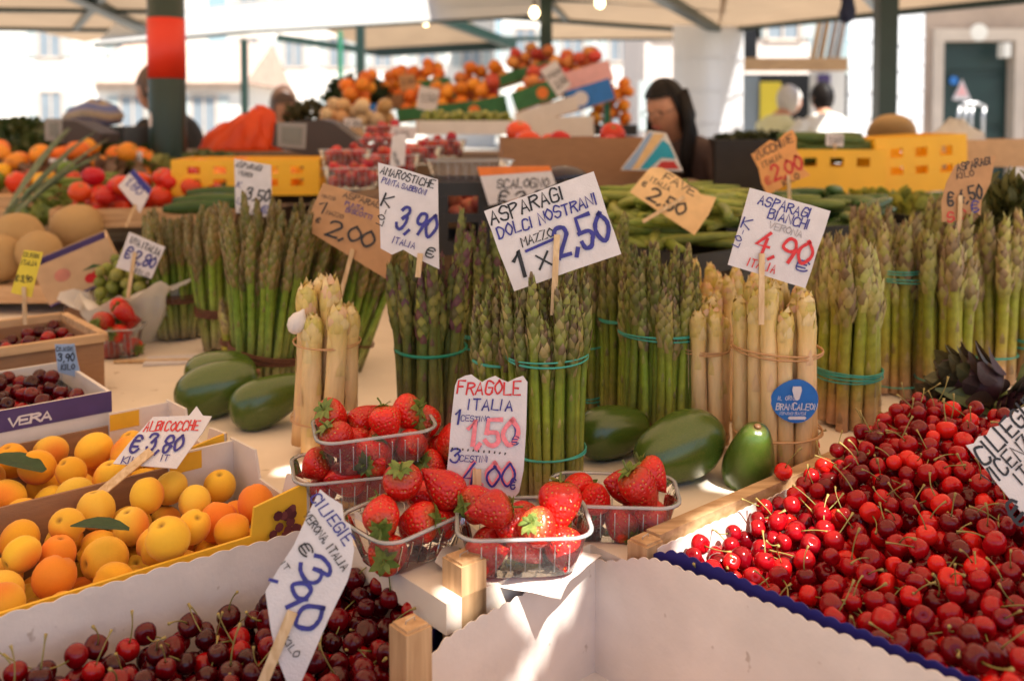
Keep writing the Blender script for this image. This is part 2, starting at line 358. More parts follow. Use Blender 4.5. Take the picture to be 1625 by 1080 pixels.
# ------------------------------------------------------------------ stall table
tb = thing('stall_table', 'pale paper covered stall table carrying asparagus bunches and fruit punnets', 'table', uv(.9, 1.2))
poly = [uv(u, v, T-.03) for u, v in ((-.6,1.335),(.515,1.335),(.515,.685),(.705,.685),(.705,.632),(2.6,.632))] + [Vector((1.6,2.31,T-.03)), Vector((-1.9,2.31,T-.03)), Vector((-1.9,1.2,T-.03))]
part('table_top', MB().prism(poly, (0,0,.03)), MT['table'], tb, world=True)
for u, v in ((-.4,1.5),(2.3,.75),(.8,.8),(1.2,1.6)):
    part('leg', MB().bar(uv(u, v, 0), uv(u, v, T - .03), .06, .06), MT['dark_wood'], tb, world=True)
sh = thing('front_shelf', 'low wooden shelf in front of the table holding the cherry crates', 'shelf', uv(.6, .5))
SHZ = T - .135
for k in range(6):
    v = -.05 + k * .115
    part('plank', MB().box(0, 1.75, 0, .108, -.02, 0, None, Matrix.Translation(uv(-.25, v, SHZ)) @ Matrix.Rotation(AU, 4, 'Z')), MT['pine'], sh, world=True)
for u, v in ((-.2,0),(1.4,0),(-.2,.6),(1.4,.6)):
    part('leg', MB().bar(uv(u, v, 0), uv(u, v, SHZ - .02), .05, .05), MT['dark_wood'], sh, world=True)
sb = thing('side_shelf', 'wooden shelf under the apricot trays beside the table', 'shelf', uv(.2, 1.1))
for k in range(4):
    part('plank', MB().box(0, .82, 0, .098, -.02, 0, None, Matrix.Translation(uv(-.32, .925 + k * .1, T - .095)) @ Matrix.Rotation(AU, 4, 'Z')), MT['pine'], sb, world=True)
for u, v in ((-.25,.95),(.45,.95),(-.25,1.3),(.45,1.3)):
    part('leg', MB().bar(uv(u, v, 0), uv(u, v, T - .115), .04, .04), MT['dark_wood'], sb, world=True)
# ------------------------------------------------------------------ asparagus
def spear_mesh(seed, L, r, kind):
    g = random.Random(seed); mb = MB(); n, m = 8, 15
    if kind == 'green':
        st = [(0,(.42,.31,.18)),(.06,(.30,.23,.09)),(.18,(.26,.26,.04)),(.50,(.19,.26,.025)),(.68,(.17,.19,.03)),(.85,(.15,.12,.04)),(1,(.12,.08,.035))]
        sc_ = [(.30,.24,.08),(.19,.20,.035),(.14,.15,.03),(.27,.25,.055),(.15,.10,.05),(.21,.23,.04)]
    elif kind == 'purple':
        st = [(0,(.42,.30,.22)),(.08,(.22,.13,.09)),(.3,(.15,.15,.04)),(.6,(.12,.15,.035)),(.8,(.11,.13,.035)),(1,(.16,.17,.04))]
        sc_ = [(.15,.06,.065),(.15,.17,.04),(.26,.25,.055),(.12,.11,.04),(.20,.20,.045)]
    elif kind == 'thick':
        st = [(0,(.58,.36,.22)),(.1,(.48,.29,.13)),(.27,(.40,.34,.05)),(.52,(.31,.33,.035)),(.72,(.27,.23,.05)),(.9,(.17,.11,.06)),(1,(.14,.08,.05))]
        sc_ = [(.37,.28,.10),(.29,.27,.055),(.24,.16,.07),(.40,.34,.09),(.21,.14,.06),(.33,.31,.07)]
    elif kind == 'thin':
        st = [(0,(.34,.30,.20)),(.15,(.27,.31,.08)),(.5,(.18,.28,.03)),(.75,(.16,.21,.03)),(1,(.20,.15,.035))]
        sc_ = [(.22,.18,.06),(.16,.15,.045),(.20,.15,.05),(.24,.17,.05)]
    else:
        st = [(0,(.62,.36,.15)),(.12,(.74,.48,.22)),(.6,(.80,.56,.28)),(.8,(.76,.55,.20)),(1,(.64,.48,.11))]
        sc_ = [(.74,.54,.20),(.68,.50,.14),(.78,.60,.28),(.58,.47,.10),(.72,.44,.24)]
    t0 = .62 if kind != 'white' else .80
    bx, by, ph = (g.uniform(.000,.010), g.uniform(-.005,.005), g.uniform(0,6)) if kind != 'white' else (g.uniform(-.004,.006), g.uniform(-.004,.004), g.uniform(0,6)); tb1, tb2 = g.uniform(-.007,.006), g.uniform(-.006,.006)
    if kind == 'white': tb1 *= .2; tb2 *= .2
    def axis(t): e = max(0, t-.66)**2/.1156; return Vector((bx*t**3 + tb1*e + .0012*math.sin(5*t+ph), by*t*t + tb2*e + .0012*math.cos(4*t+ph), t*L))
    def rad(t):
        if t < t0: return r * (1.0 - .10 * t)
        s = (t - t0) / (1 - t0); return r * (.94 + (.42 if kind != 'white' else .06) * math.sin(min(1, s*1.7) * math.pi * .8)) * math.sqrt(max(0, 1 - s ** (2.9 if kind != 'white' else 4.5))) + .0004
    pts = []; rs = []; cs = []
    for i in range(m):
        t = (i / (m - 1)) ** .85; pts.append(axis(t)); rs.append(rad(t)); cs.append(ramp(st, t))
    mb.tube(pts, rs, n, cs)
    def scale(t, ang, half, ln, lift, col):
        vs = []
        for dt, hw, lf in ((0, half, .00012), (.45*ln/L, half*.85, lift*.35)):
            a = axis(min(1, t + dt)); R_ = rad(min(.995, t + dt)) + lf
            for s in (-1, 0, 1):
                q = ang + s * hw; b = R_ + (lift*.3 if s == 0 else 0)
                vs.append(a + Vector((math.cos(q)*b, math.sin(q)*b, 0)))
        tt = t + ln / L; a = axis(min(1, tt)); a.z = tt * L; b = (rad(min(.99, tt)) + lift)
        vs.append(a + Vector((math.cos(ang)*b, math.sin(ang)*b, 0)))
        e = lerp(col, (.62,.48,.34), .35) if kind not in ('purple',) else lerp(col, (.05,.03,.03), .3)
        mb.add(vs, [(0,1,4,3),(1,2,5,4),(3,4,6),(4,5,6)], [col, lerp(col, (0,0,0), .15), col, col, lerp(col, (1,1,1), .03), col, e])
    ang = g.uniform(0, 6); t = g.uniform(.05, .12)
    while t < t0:                                            # scale leaves up the stalk
        ang += 2.4; s = g.uniform(.8, 1.2)
        scale(t, ang, .5, r * 2.0 * s, .0004, lerp(sc_[g.randrange(len(sc_))], ramp(st, t), .35)); t += g.uniform(.05, .085) * (1.5 if kind == 'white' else 1)
    N = 40 if kind != 'white' else 20
    for k in range(N):                                       # overlapping scales of the bud
        s = k / (N - 1); t = t0 + (1 - t0) * (s ** 1.05) * .93; ang += 2.399 + g.uniform(-.2, .2)
        scale(t, ang, .62 + .35 * s, r * ((2.6 - 1.0 * s) if kind != 'white' else (1.5 - .8*s)) * g.uniform(.85, 1.25), r * g.uniform(.12, .50) * (1 if kind != 'white' else .22), sc_[g.randrange(len(sc_))])
    return mb.mesh('spear', MT['white_spear' if kind == 'white' else 'spear'], True)
SPEARS = {}
def spears(kind, L, r, nv=6):
    k = (kind, round(L, 3), round(r, 4))
    if k not in SPEARS: SPEARS[k] = [spear_mesh(num((i, L, r)) % 9999 + i, L * (1 + .09 * ((i * 7) % 5 - 2) / 2), r, kind) for i in range(nv)]
    return SPEARS[k]
def ring(mb, rad, z, loops=2, th=.0011, wob=.0018, sq=1.0, n=30):
    for k in range(loops):
        ph = rnd(0, 6); pts = []; dz = rnd(-.002, .002) + (k - loops/2) * .0022
        for i in range(n + 1):
            a = 2 * math.pi * i / n; q = rad * (1 + .012 * math.sin(3*a + ph))
            pts.append((q * math.cos(a), q * math.sin(a) * sq, z + dz + wob * math.sin(a + ph)))
        mb.tube(pts, th, 5, caps=False)
def bunch(px, py, H, rad, r, kind, label, bands=(), band='teal_band', flare=1.12, lean=(0,0), taper=1.0, loops=2, keep=None, cat='asparagus', jit=.5, group=None, th=.0011, name='asparagus_bunch', spread=0):
    p = at(px, py, T)
    up = Vector((lean[0], lean[1], 1)).normalized()
    root = thing(name, label, cat, mtx=Matrix.Translation(p) @ aim(up).to_matrix().to_4x4(), group=group)
    ms = spears(kind, H, r); sp = r * 2.02; pos = []
    k = int(rad / sp) + 2
    for j in range(-k, k + 1):
        for i in range(-k, k + 1):
            x = (i + .5 * (j % 2)) * sp; y = j * sp * .866
            if math.hypot(x, y) <= rad - r * .7: pos.append((x, y))
    rad = max(math.hypot(*q_) for q_ in pos) + r; BR[label] = rad
    for x, y in pos:
        if keep and not keep(x, y): continue
        x += rnd(-.12, .12) * r; y += rnd(-.12, .12) * r
        base = Vector((x * taper, y * taper, 0)); s = rnd(.90, 1.03)
        zb = H * .62; mid = Vector((x, y, zb)); d = (mid - base).normalized()
        top = Vector((x * flare + (spread or .004) * rnd(-1, 1), y * flare + (spread or .004) * rnd(-1, 1), H))
        d = (top - base).normalized()
        link('spear', random.choice(ms), root, mtrs(base + Vector((0, 0, rnd(0, .012))), aim(d, math.atan2(y, x) + rnd(-.7, .7)), (1, 1, s)))
    for z in bands:
        mb = MB(); t = z / H; ring(mb, (rad + .0012) * (taper + (flare - taper) * t) * (1.0), z, loops, th)
        part('rubber_band' if band != 'brown_band' else 'raffia_tie', mb, MT[band], root, True)
    return root
BR = {}
B = bunch
B(868, 780, .250, .043, .0053, 'green', 'green asparagus bunch with two teal bands holding the dolci nostrani price sign', (.055,.168), flare=1.12, taper=1.0, spread=0.006, loops=3)
B(795, 748, .222, .036, .0054, 'green', 'green asparagus bunch behind the FRAGOLE sign, next to the dolci nostrani bunch', (.06,.148), flare=1.1, spread=0.005)
B(684, 695, .252, .046, .0070, 'purple', 'dark purple green asparagus bunch tied with one bright green band', (.130,), 'green_band', flare=1.12, taper=1.06, loops=1, th=.0024, spread=0.009)
B(768, 655, .272, .044, .0066, 'purple', 'dark asparagus bunch behind the bright green banded one', (.11,.125), flare=1.15, spread=0.008)
B(1045, 702, .246, .056, .0057, 'green', 'wide green asparagus bunch behind the avocados with slack teal bands', (.022,.158), flare=.94, taper=1.04, spread=0.006, loops=3)
B(985, 676, .235, .034, .0062, 'green', 'slim dark green asparagus bunch left beside the wide one', (.03,.16), flare=1.0, spread=0.005)
B(925, 668, .235, .036, .0062, 'green', 'green asparagus bunch between the dolci nostrani bunch and the slim one', (.04,.115), flare=1.05, spread=0.005)
B(952, 628, .262, .042, .0062, 'green', 'green asparagus bunch in the second row behind the slim bunch', (.12,), flare=1.05, spread=0.006)
B(1345, 672, .265, .049, .0092, 'thick', 'thick green asparagus bunch beside the white bunch with blue sticker', (.076,.084), flare=.96, taper=1.03, loops=3, spread=0.005)
B(1308, 625, .255, .040, .0088, 'thick', 'thick asparagus bunch tucked behind the blue stickered white bunch', (.08,), flare=1.0, spread=0.005)
B(1422, 622, .262, .040, .0092, 'thick', 'thick purplish asparagus bunch with green bands near its tips', (.02,.19,.205), flare=1.0, spread=0.004)
B(1496, 634, .268, .043, .0092, 'thick', 'thick asparagus bunch standing behind the artichokes', (.035,), flare=1.03)
B(1570, 606, .262, .041, .0092, 'thick', 'thick asparagus bunch right beside the one behind the artichokes', (.05,), flare=1.02)
B(1640, 600, .262, .046, .0090, 'thick', 'thick asparagus bunch with a low teal band at the row end', (.06,.075), flare=1.02)
B(1385, 588, .275, .046, .0085, 'thick', 'purplish asparagus bunch in the back row below the yellow crates', (.2,), flare=1.02)
B(1470, 572, .285, .046, .0085, 'thick', 'dark asparagus bunch in the back row under the curled brown sign', (.2,), flare=1.02)
B(285, 535, .245, .058, .0066, 'thin', 'loose thin asparagus bunch with brown ties behind the bag of grapes', (.085,.09), 'brown_band', flare=1.45, taper=.85, loops=4, th=.002, spread=0.016)
B(345, 555, .265, .034, .0066, 'thin', 'slender asparagus bunch with brown tie between the grape bag and the leaning bunch', (.075,.082), 'brown_band', flare=1.8, taper=.9, loops=4, th=.002, spread=0.024)
B(372, 588, .11, .026, .0070, 'thick', 'short asparagus offcuts with a brown tie in front of the slender bunch', (.055,), 'brown_band', flare=1.1, loops=4, th=.002)
B(420, 605, .285, .062, .0066, 'thin', 'big leaning asparagus bunch with one brown tie beside the white asparagus', (.050,.056), 'brown_band', flare=1.75, taper=.95, loops=4, th=.002, lean=(.16,0), spread=0.032)
B(545, 590, .262, .034, .0060, 'thin', 'loose thin asparagus leaning behind the tall white asparagus', (.06,), 'brown_band', flare=2.0, lean=(.28,.0), spread=0.024)
B(500, 575, .275, .04, .0062, 'thin', 'thin asparagus bunch under the brown two euro sign', (.06,), 'brown_band', flare=1.7, lean=(.05,.0), spread=0.024)
W = dict(cat='white asparagus', name='white_asparagus_bunch')
B(515, 718, .215, .048, .0146, 'white', 'tall white asparagus bunch with few fat stalks beside the avocado pair', (.05,.152), 'tan_band', flare=.98, loops=2, lean=(.03,0), th=.0008, **W)
B(1117, 712, .195, .032, .0108, 'white', 'small white asparagus bunch between green bunch and avocados', (.022,.138), 'tan_band', flare=1.0, loops=3, th=.0008, **W)
B(1148, 655, .210, .050, .0102, 'white', 'white asparagus bunch behind the small one under the bianchi sign', (.12,.128), 'tan_band', flare=1.08, loops=2, th=.0012, spread=0.003, **W)
wb = B(1232, 735, .222, .054, .0110, 'white', 'white asparagus bunch with round blue brand sticker and tan bands', (.045,.152), 'tan_band', flare=1.0, loops=2, th=.0012, spread=0.002, **W)
# blue sticker on the bunch
stc = MB(); q = 30
SY = BR[wb['label']]; ctr = Vector((0.008, -SY - .0015, .098)); sv = [ctr]
for i in range(q):
    a = 2*math.pi*i/q; rr = .0285 * (1 + .10*math.cos(a - 1.57)**9 if math.sin(a) > 0 else 1); x = rr*1.05*math.cos(a); z = rr*.92*math.sin(a); sv.append(ctr + Vector((x, .6*x*x/.03*.5, z)))
stc.add(sv, [(0, i+1, (i+1)%q+1) for i in range(q)])
stk = part('sticker', stc, MT['blue_print'], wb, True, label='round blue sticker with white lettering')
# garlic-like bulb and pick on the left white bunch
single('garlic_clove', MB().lathe([(.0005,0),(.008,.002),(.0145,.010),(.0165,.020),(.0125,.032),(.005,.040),(.0018,.046)], 12), MT['white_card'], 'pale garlic bulb leaning at the side of the tall white asparagus', 'garlic',
       mtx=mtrs(atY(464, 528, 1.235), aim((.5,-.1,1)), .78), smooth=True)
# ------------------------------------------------------------------ lettering: one-line marker strokes
GL = {
'A':'002640 1232','B':'0006 ~063645333 ~3334424130 3000'.replace('063645333','0636453403').replace(' ~3334424130 3000',' ~033442413000'),'C':'~4536160401103041','D':'0006 ~062644422000',
'E':'46060040 0333','F':'460600 0333','G':'~4536160401103041 414323','H':'0006 4046 0343','I':'2026','K':'0006 460340','L':'060040','M':'0006234640','N':'00064046',
'O':'~26040220424426','P':'0006 ~0636453403','Q':'~26040220424426 2240','R':'0006 ~0636453403 2340','S':'~4536160413334241301001','T':'0646 2026','U':'060210304246','V':'062046','W':'0610233046','X':'0046 0640','Z':'06460040','Y':'062346 2320',
'0':'~26040220424426','1':'042620','2':'~051636454400 0040','3':'~05163645342334424130 3001'.replace('~05163645342334424130 3001','~051636453423 ~233442301001'),'4':'360242 3430','5':'460603 ~03334241301001','6':'~46150201103042331302','7':'064610','8':'~23041636442302103042 4223','9':'~44331304163644 4430',
'e':'~4536160401103041 0434 0232',',':'1100','.':'2021','x':'0144 0441','-':'0343','/':'0046',"'":'2625','_':'0040'}
def strokes(ch):
    for s in GL.get(ch, '').split():
        sm = s[0] == '~'; s = s.lstrip('~')
        p = [(int(s[i]) / 4, int(s[i+1]) / 6) for i in range(0, len(s) - 1, 2)]
        yield p, sm
def catmull(p, k=4):
    out = []
    for i in range(len(p) - 1):
        a, b, c, d = p[max(i-1,0)], p[i], p[i+1], p[min(i+2, len(p)-1)]
        for j in range(k):
            t = j / k; out.append(tuple(.5*((2*b[m]) + (c[m]-a[m])*t + (2*a[m]-5*b[m]+4*c[m]-d[m])*t*t + (3*b[m]-a[m]-3*c[m]+d[m])*t**3) for m in (0,1)))
    return out + [p[-1]]
def writing(mb, text, x, y, h, o, ex, ey, nrm, th, wd=.62, ang=0, lift0=.0006, slant=.1, gap=.22):
    """text from (x, y) in metres on the plane o + ex*x + ey*y, nrm out of the paper"""
    ca, sa = math.cos(ang), math.sin(ang); cx = 0; lf = lift0
    for ch in text:
        if ch == ' ': cx += h * wd * .7; continue
        sc_, jy, jr = rnd(.92, 1.08), rnd(-.05, .05) * h, rnd(-.05, .05)
        cw = h * wd * (.35 if ch in "I1.,'" else 1)
        for p, sm in strokes(ch):
            p = [((a - (.5 if ch in "I.'" else 0)) * (h * wd) + b * h * slant, b * h * sc_ + jy + (-.18*h if ch == ',' else 0)) for a, b in p]
            p = [(a + rnd(-.03,.03)*h, b + rnd(-.03,.03)*h) for a, b in p]
            p = [(a - jr*b, b + jr*a) for a, b in p]
            if sm: p = catmull(p)
            lf += .00003; n = len(p); vs = []
            for i in range(n):
                q0, q1 = p[max(i-1,0)], p[min(i+1,n-1)]; dx, dy = q1[0]-q0[0], q1[1]-q0[1]; L = math.hypot(dx, dy) + 1e-9
                e = th * .5 * rnd(.85, 1.1); ox, oy = -dy/L*e, dx/L*e
                ext = -.5*th if i == 0 else (.5*th if i == n-1 else 0); bxx, byy = p[i][0] + dx/L*ext, p[i][1] + dy/L*ext
                for s in (1, -1):
                    gx, gy = cx + bxx + s*ox, byy + s*oy
                    wx, wy = x + gx*ca - gy*sa, y + gx*sa + gy*ca
                    vs.append(o + ex*wx + ey*wy + nrm*lf)
            mb.add(vs, [(2*i, 2*i+1, 2*i+3, 2*i+2) for i in range(n-1)])
        cx += cw + h * gap
    return lf
def sign(label, corners, Y, lines, mat='paper', tilt=0, yaw=0, stick=None, edge=None, cat='price sign', stick_w=.007, name='price_sign', print_band=None, behind=False):
    """corners: TL, TR, BR, BL in photograph pixels; lines: (text, s, t, height, ink, width, [angle]) in fractions of the card"""
    n = Vector((math.sin(yaw), -math.cos(yaw)*math.cos(tilt), math.sin(tilt))).normalized()
    cx = sum(c[0] for c in corners) / 4; cy = sum(c[1] for c in corners) / 4
    p0 = atY(cx, cy, Y); C = [on_plane(x, y, p0, n) for x, y in corners]
    root = thing(name, label, cat, (C[2] + C[3]) / 2)
    if edge is not None: outl = [on_plane(x, y, p0, n) for x, y in edge]
    else:
        outl = []
        for i in range(4):                                   # slightly uneven hand-cut edge
            a, b = C[i], C[(i+1) % 4]
            for k in range(4): outl.append(a.lerp(b, k/4) + (n.cross(b - a)).normalized() * (rnd(-.0006, .0006) if k else 0))
    part('card', MB().prism(outl[::-1], -n * .0012), MT[mat], root, world=True)
    ex = (C[1] - C[0]); Wd = ex.length; ex = ex / Wd; ey = n.cross(ex).normalized()
    if ey.dot(C[0] - C[3]) < 0: ey = -ey
    Ht = (C[0] - C[3]).length; inks = {}; sk = (C[3] - C[0]).dot(ex) / max(1e-6, Ht)
    for ln in lines:
        text, s, t, h, ink, wd = ln[:6]; ang = ln[6] if len(ln) > 6 else 0; thk = ln[7] if len(ln) > 7 else .155
        mb, lf = inks.get(ink, (MB(), .0005 + .0006 * len(inks)))
        hh = h * Ht
        def est_(hh_, wd_, gp): return sum(hh_*wd_*.7 if c_ == ' ' else hh_*(wd_*(.35 if c_ in "I1.,'" else 1) + gp) for c_ in text)
        room = (.97 - s) * Wd; gp = .22
        if abs(ang) < .3 and text != '_':
            while est_(hh, wd, gp) > room and wd > .42: wd *= .95; gp = max(.15, gp*.96)
            while est_(hh, wd, gp) > room: hh *= .96
        if text == '_': wd = .28*Wd/hh
        o = C[0] + ex * (s * Wd + sk * t * Ht) - ey * (t * Ht)
        lf = writing(mb, text, 0, 0, hh, o, ex, ey, n, max(.0008, hh * thk), wd, ang, lf, gap=gp); inks[ink] = (mb, lf)
    for ink, (mb, lf) in inks.items(): part('lettering', mb, MT[ink], root, world=True)
    if print_band:
        k, mt = print_band; part('printed_strip', MB().add([C[0] + n*.0005, C[1] + n*.0005, C[1].lerp(C[2], k) + n*.0005, C[0].lerp(C[3], k) + n*.0005], [(0,3,2,1)]), MT[mt], root, world=True)
    if stick:
        a, b = stick; off = (-.0045 if behind else .0035)
        A = on_plane(a[0], a[1], p0 + n * off, n); Bp = on_plane(b[0], b[1], p0 + n * off, n)
        part('stick', MB().bar(A, Bp, stick_w, .0022, up=n), MT['stick'], root, world=True)
    return root
sign('white card reading ASPARAGI DOLCI NOSTRANI 1 x 2,50 above the front green bunch', [(768,335),(942,272),(986,403),(816,462)], 1.10,
     [('ASPARAGI',.02,.18,.15,'ink_black',.62),('DOLCI NOSTRANI',.04,.37,.13,'ink_blue',.55),('MAZZO',.20,.55,.10,'ink_black',.6),('_',.22,.61,.05,'ink_blue',3.4,.03,.7),('1',.08,.88,.32,'ink_black',.5),('X',.27,.86,.16,'ink_black',.9),('2,50',.46,.80,.36,'ink_blue',.5)],
     stick=((884,372),(878,500)), tilt=.12)
sign('white card reading AMAROSTICHE 3,90 KILO ITALIA stuck in the purple green bunch', [(600,258),(695,285),(697,427),(604,397)], 1.235,
     [('AMAROSTICHE',.03,.11,.085,'ink_black',.5),('PUNTA SABBIONI',.05,.21,.06,'ink_blue',.5),('K',.04,.45,.14,'ink_black',.7),('I',.10,.54,.05,'ink_black',.7),('LO',.06,.68,.08,'ink_black',.6,1.57),('3,90',.26,.66,.28,'ink_blue',.55),('ITALIA',.22,.83,.07,'ink_blue',.55),('e',.76,.88,.11,'ink_black',.8)],
     edge=[(600,258),(640,268),(695,285),(696,360),(697,427),(668,413),(640,396),(622,404),(604,394),(602,330)], stick=((667,402),(663,440)), tilt=.08)
sign('white card reading ASPARAGI BIANCHI VERONA 4,90 KILO over the blue stickered bunch', [(1190,298),(1318,335),(1278,457),(1155,420)], 1.17,
     [('ASPARAGI',.14,.16,.12,'ink_blue',.55),('BIANCHI',.30,.30,.11,'ink_blue',.6),('VERONA',.34,.42,.08,'ink_grey',.7),('K',.02,.50,.13,'ink_blue',.8),('I',.06,.58,.05,'ink_blue',.7),('LO',.06,.76,.09,'ink_blue',.6,1.4),('4,90',.24,.74,.27,'ink_red',.62),('ITALIA',.22,.94,.10,'ink_red',.5),('e',.78,.82,.12,'ink_blue',1.2)],
     stick=((1209,402),(1208,515)), tilt=.1)
sign('white FRAGOLE ITALIA card with scalloped top among the strawberry punnets', [(722,595),(836,598),(828,790),(708,775)], .985,
     [('FRAGOLE',.05,.16,.11,'ink_red',.62),('ITALIA',.22,.30,.09,'ink_blue',.7),('1',.05,.43,.13,'ink_blue',.5),('CESTINO',.13,.40,.045,'ink_blue',.7),('1,50',.24,.60,.21,'ink_rose',.55,0,.20),('1,50',.235,.605,.21,'ink_blue',.55,0,.11),('e',.86,.60,.07,'ink_blue',.8),('. . . . . . . . . . .',.04,.65,.05,'ink_black',.7,-.06,.25),('3',.03,.76,.11,'ink_blue',.7),('CESTINI',.16,.755,.05,'ink_blue',.65),('4,00',.22,.955,.19,'ink_rose',.62,0,.2),('4,00',.22,.96,.19,'ink_blue',.62,0,.11),('e',.88,.98,.09,'ink_blue',.7)],
     edge=[(722,612),(726,602),(738,596),(748,594),(756,600),(765,606),(775,600),(786,596),(796,602),(806,606),(818,600),(830,596),(837,606),(835,680),(831,745),(824,780),(815,790),(770,784),(706,774),(712,720),(716,665)], stick=((757,744),(757,812)), tilt=.15, stick_w=.009)
sign('white cut card reading CILIEGIE Verona ITALIA 3,90 above the dark cherries', [(500,772),(572,872),(474,1092),(412,940)], .80,
     [('CILIEGIE',.02,.09,.10,'ink_blue',.62),('VERONA. ITALIA',.05,.23,.07,'ink_black',.6),('e',.22,.42,.10,'ink_black',1.0),('IT',.12,.62,.05,'ink_black',.9),('3',.33,.52,.24,'ink_blue',.9),(',',.12,.74,.18,'ink_blue',.9),('90',.30,.80,.26,'ink_blue',.62),('KILO',.66,.97,.06,'ink_black',.7)],
     edge=[(508,776),(520,786),(543,800),(546,826),(556,832),(562,872),(558,898),(552,920),(520,985),(476,1086),(455,1082),(441,1046),(430,1000),(421,938),(440,905),(466,865),(490,812)], stick=((464,970),(415,1088)), tilt=.3, yaw=.15, stick_w=.009)
sign('white scalloped card reading CILIEGIE Vicenza over the bright red cherries', [(1528,712),(1650,615),(1735,745),(1613,842)], .90,
     [('CILIEGIE',.09,.27,.20,'ink_black',.62,.1),('VICENZA',.03,.50,.17,'ink_black',.55,.1),('ITALIA',.30,.66,.14,'ink_black',.6,.1),('e 4,90',.05,.98,.26,'ink_black',.7,.1)],
     edge=[(1533,706),(1546,703),(1553,692),(1566,690),(1572,678),(1586,675),(1592,664),(1606,660),(1611,650),(1625,645),(1650,626),(1735,745),(1640,833),(1625,818),(1585,770)], tilt=.35, yaw=-.1, stick=((1640,735),(1668,900)))
sign('white card reading ALBICOCCHE 3,80 leaning over the apricot trays', [(243,661),(336,660),(280,743),(179,735)], 1.10,
     [('ALBICOCCHE',.03,.28,.19,'ink_red',.52),('e 3,80',.08,.68,.36,'ink_blue',.5),('KILO',.10,.90,.12,'ink_blue',.7),('IT',.72,.86,.10,'ink_blue',.7)],
     edge=[(243,661),(300,659),(312,644),(322,659),(336,660),(322,685),(296,720),(280,743),(230,739),(179,735),(205,702)], tilt=.85, stick=((240,715),(152,788)), stick_w=.011)
sign('brown cardboard sign reading ASPARAGI 1 mazzo 2,00 behind the white asparagus', [(513,290),(640,330),(612,442),(482,362)], 1.55,
     [('ASPARAGI',.28,.15,.12,'ink_black',.75),('PUNTA',.34,.30,.09,'ink_blue',.7),('BISCOTTI',.38,.42,.09,'ink_blue',.7),('MAZZO',.05,.28,.07,'ink_black',.6),('1',.06,.58,.22,'ink_black',1.1),('MAZZO',.18,.58,.08,'ink_black',.7),('e',.10,.80,.10,'ink_black',.8),('2,00',.27,.97,.30,'ink_black',.75)], 'tan_card',
     stick=((560,395),(540,470)), tilt=.1)
sign('grey white sign reading 3,50 per kilo standing in the thin asparagus', [(372,252),(430,262),(431,345),(374,338)], 1.85,
     [('ASPARAGI',.03,.14,.10,'ink_black',.45),('VERDI',.08,.28,.08,'ink_black',.6),('K',.05,.5,.10,'ink_blue',.7),('LO',.05,.8,.10,'ink_blue',.7),('3,50',.30,.68,.30,'ink_black',.45),('ITALIA',.1,.95,.08,'ink_black',.6),('e',.7,.9,.14,'ink_blue',.8)], stick=((408,325),(408,400)))
sign('red topped cream card reading 3,90 beside the dolci nostrani sign', [(757,265),(872,263),(890,300),(776,330)], 1.95,
     [('SCALOGNO',.20,.50,.20,'ink_black',.55),('e 3,90',.14,.92,.32,'ink_black',.7)], 'paper', edge=[(757,265),(872,263),(882,292),(850,306),(812,318),(776,326)], print_band=(.22, 'orange_print'), stick=((800,322),(795,400)), behind=True)
sign('peach cardboard sign reading FAVE 2,50 lying on the broad beans', [(1040,262),(1138,313),(1102,373),(1000,305)], 1.78,
     [('FAVE',.22,.26,.20,'ink_black',.95),('ITALIA',.10,.46,.14,'ink_black',.6),('e',.05,.66,.14,'ink_black',.7),('2,50',.24,.90,.36,'ink_black',.62)], 'peach_card', edge=[(1032,266),(1050,266),(1066,274),(1080,283),(1090,291),(1104,299),(1112,308),(1137,313),(1125,340),(1102,373),(1060,345),(1000,305),(1015,285)], tilt=.35, stick=((1086,312),(1020,352)))
sign('torn orange card reading ZUCCHINE 2,00 stuck in the courgettes', [(1190,240),(1258,206),(1286,280),(1218,312)], 2.0,
     [('ZUCCHINE',.06,.22,.15,'ink_black',.55),('ITALIA',.14,.42,.11,'ink_black',.6),('e',.08,.78,.14,'ink_red',.7),('2,00',.26,.78,.30,'ink_red',.7),('KILO',.4,.95,.12,'ink_black',.7)], 'orange_card',
     edge=[(1192,245),(1208,233),(1222,222),(1232,226),(1245,212),(1258,206),(1264,218),(1264,238),(1272,250),(1276,268),(1286,278),(1250,292),(1218,310),(1208,290),(1204,268)], stick=((1251,278),(1253,318)))
sign('curled brown card reading ASPARAGI 4,50 over the back asparagus', [(1518,260),(1580,246),(1556,340),(1493,356)], 1.52,
     [('ASPARAGI',.06,.12,.12,'ink_black',.55),('KILO',.1,.24,.09,'ink_black',.7),('e 4,50',.02,.62,.28,'ink_black',.55),('S O',.1,.88,.16,'ink_red',.6),('e',.7,.82,.16,'ink_blue',.7)], 'tan_card', edge=[(1516,262),(1548,252),(1580,247),(1572,290),(1558,318),(1556,342),(1546,334),(1530,348),(1505,352),(1495,352),(1494,320),(1502,290)], stick=((1524,310),(1522,370)))
sign('yellow price card standing in the small cherry tray', [(38,397),(68,400),(50,472),(17,464)], 1.62,
     [('CILIEGIE',.08,.14,.10,'ink_black',.45),('ITALIA',.10,.32,.10,'ink_black',.55),('e 3,90',.06,.70,.24,'ink_black',.55)], 'yellow_card', stick=((38,455),(40,515)))
sign('small blue bordered white card stuck in the tomatoes', [(212,268),(241,300),(222,338),(187,295)], 2.35,
     [('1,80',.10,.65,.36,'ink_blue',.55)], stick=((215,325),(200,360)), print_band=(.25, 'ink_blue'))
sign('grey cardboard sign reading UVA 2,80 stuck in the bag of grapes', [(205,368),(262,392),(240,442),(184,424)], 1.80,
     [('UVA ITALIA',.10,.26,.20,'ink_black',.5),('e 2,80',.10,.66,.30,'ink_blue',.62),('KILO',.5,.92,.12,'ink_black',.7)], 'paper', stick=((214,400),(203,472)))
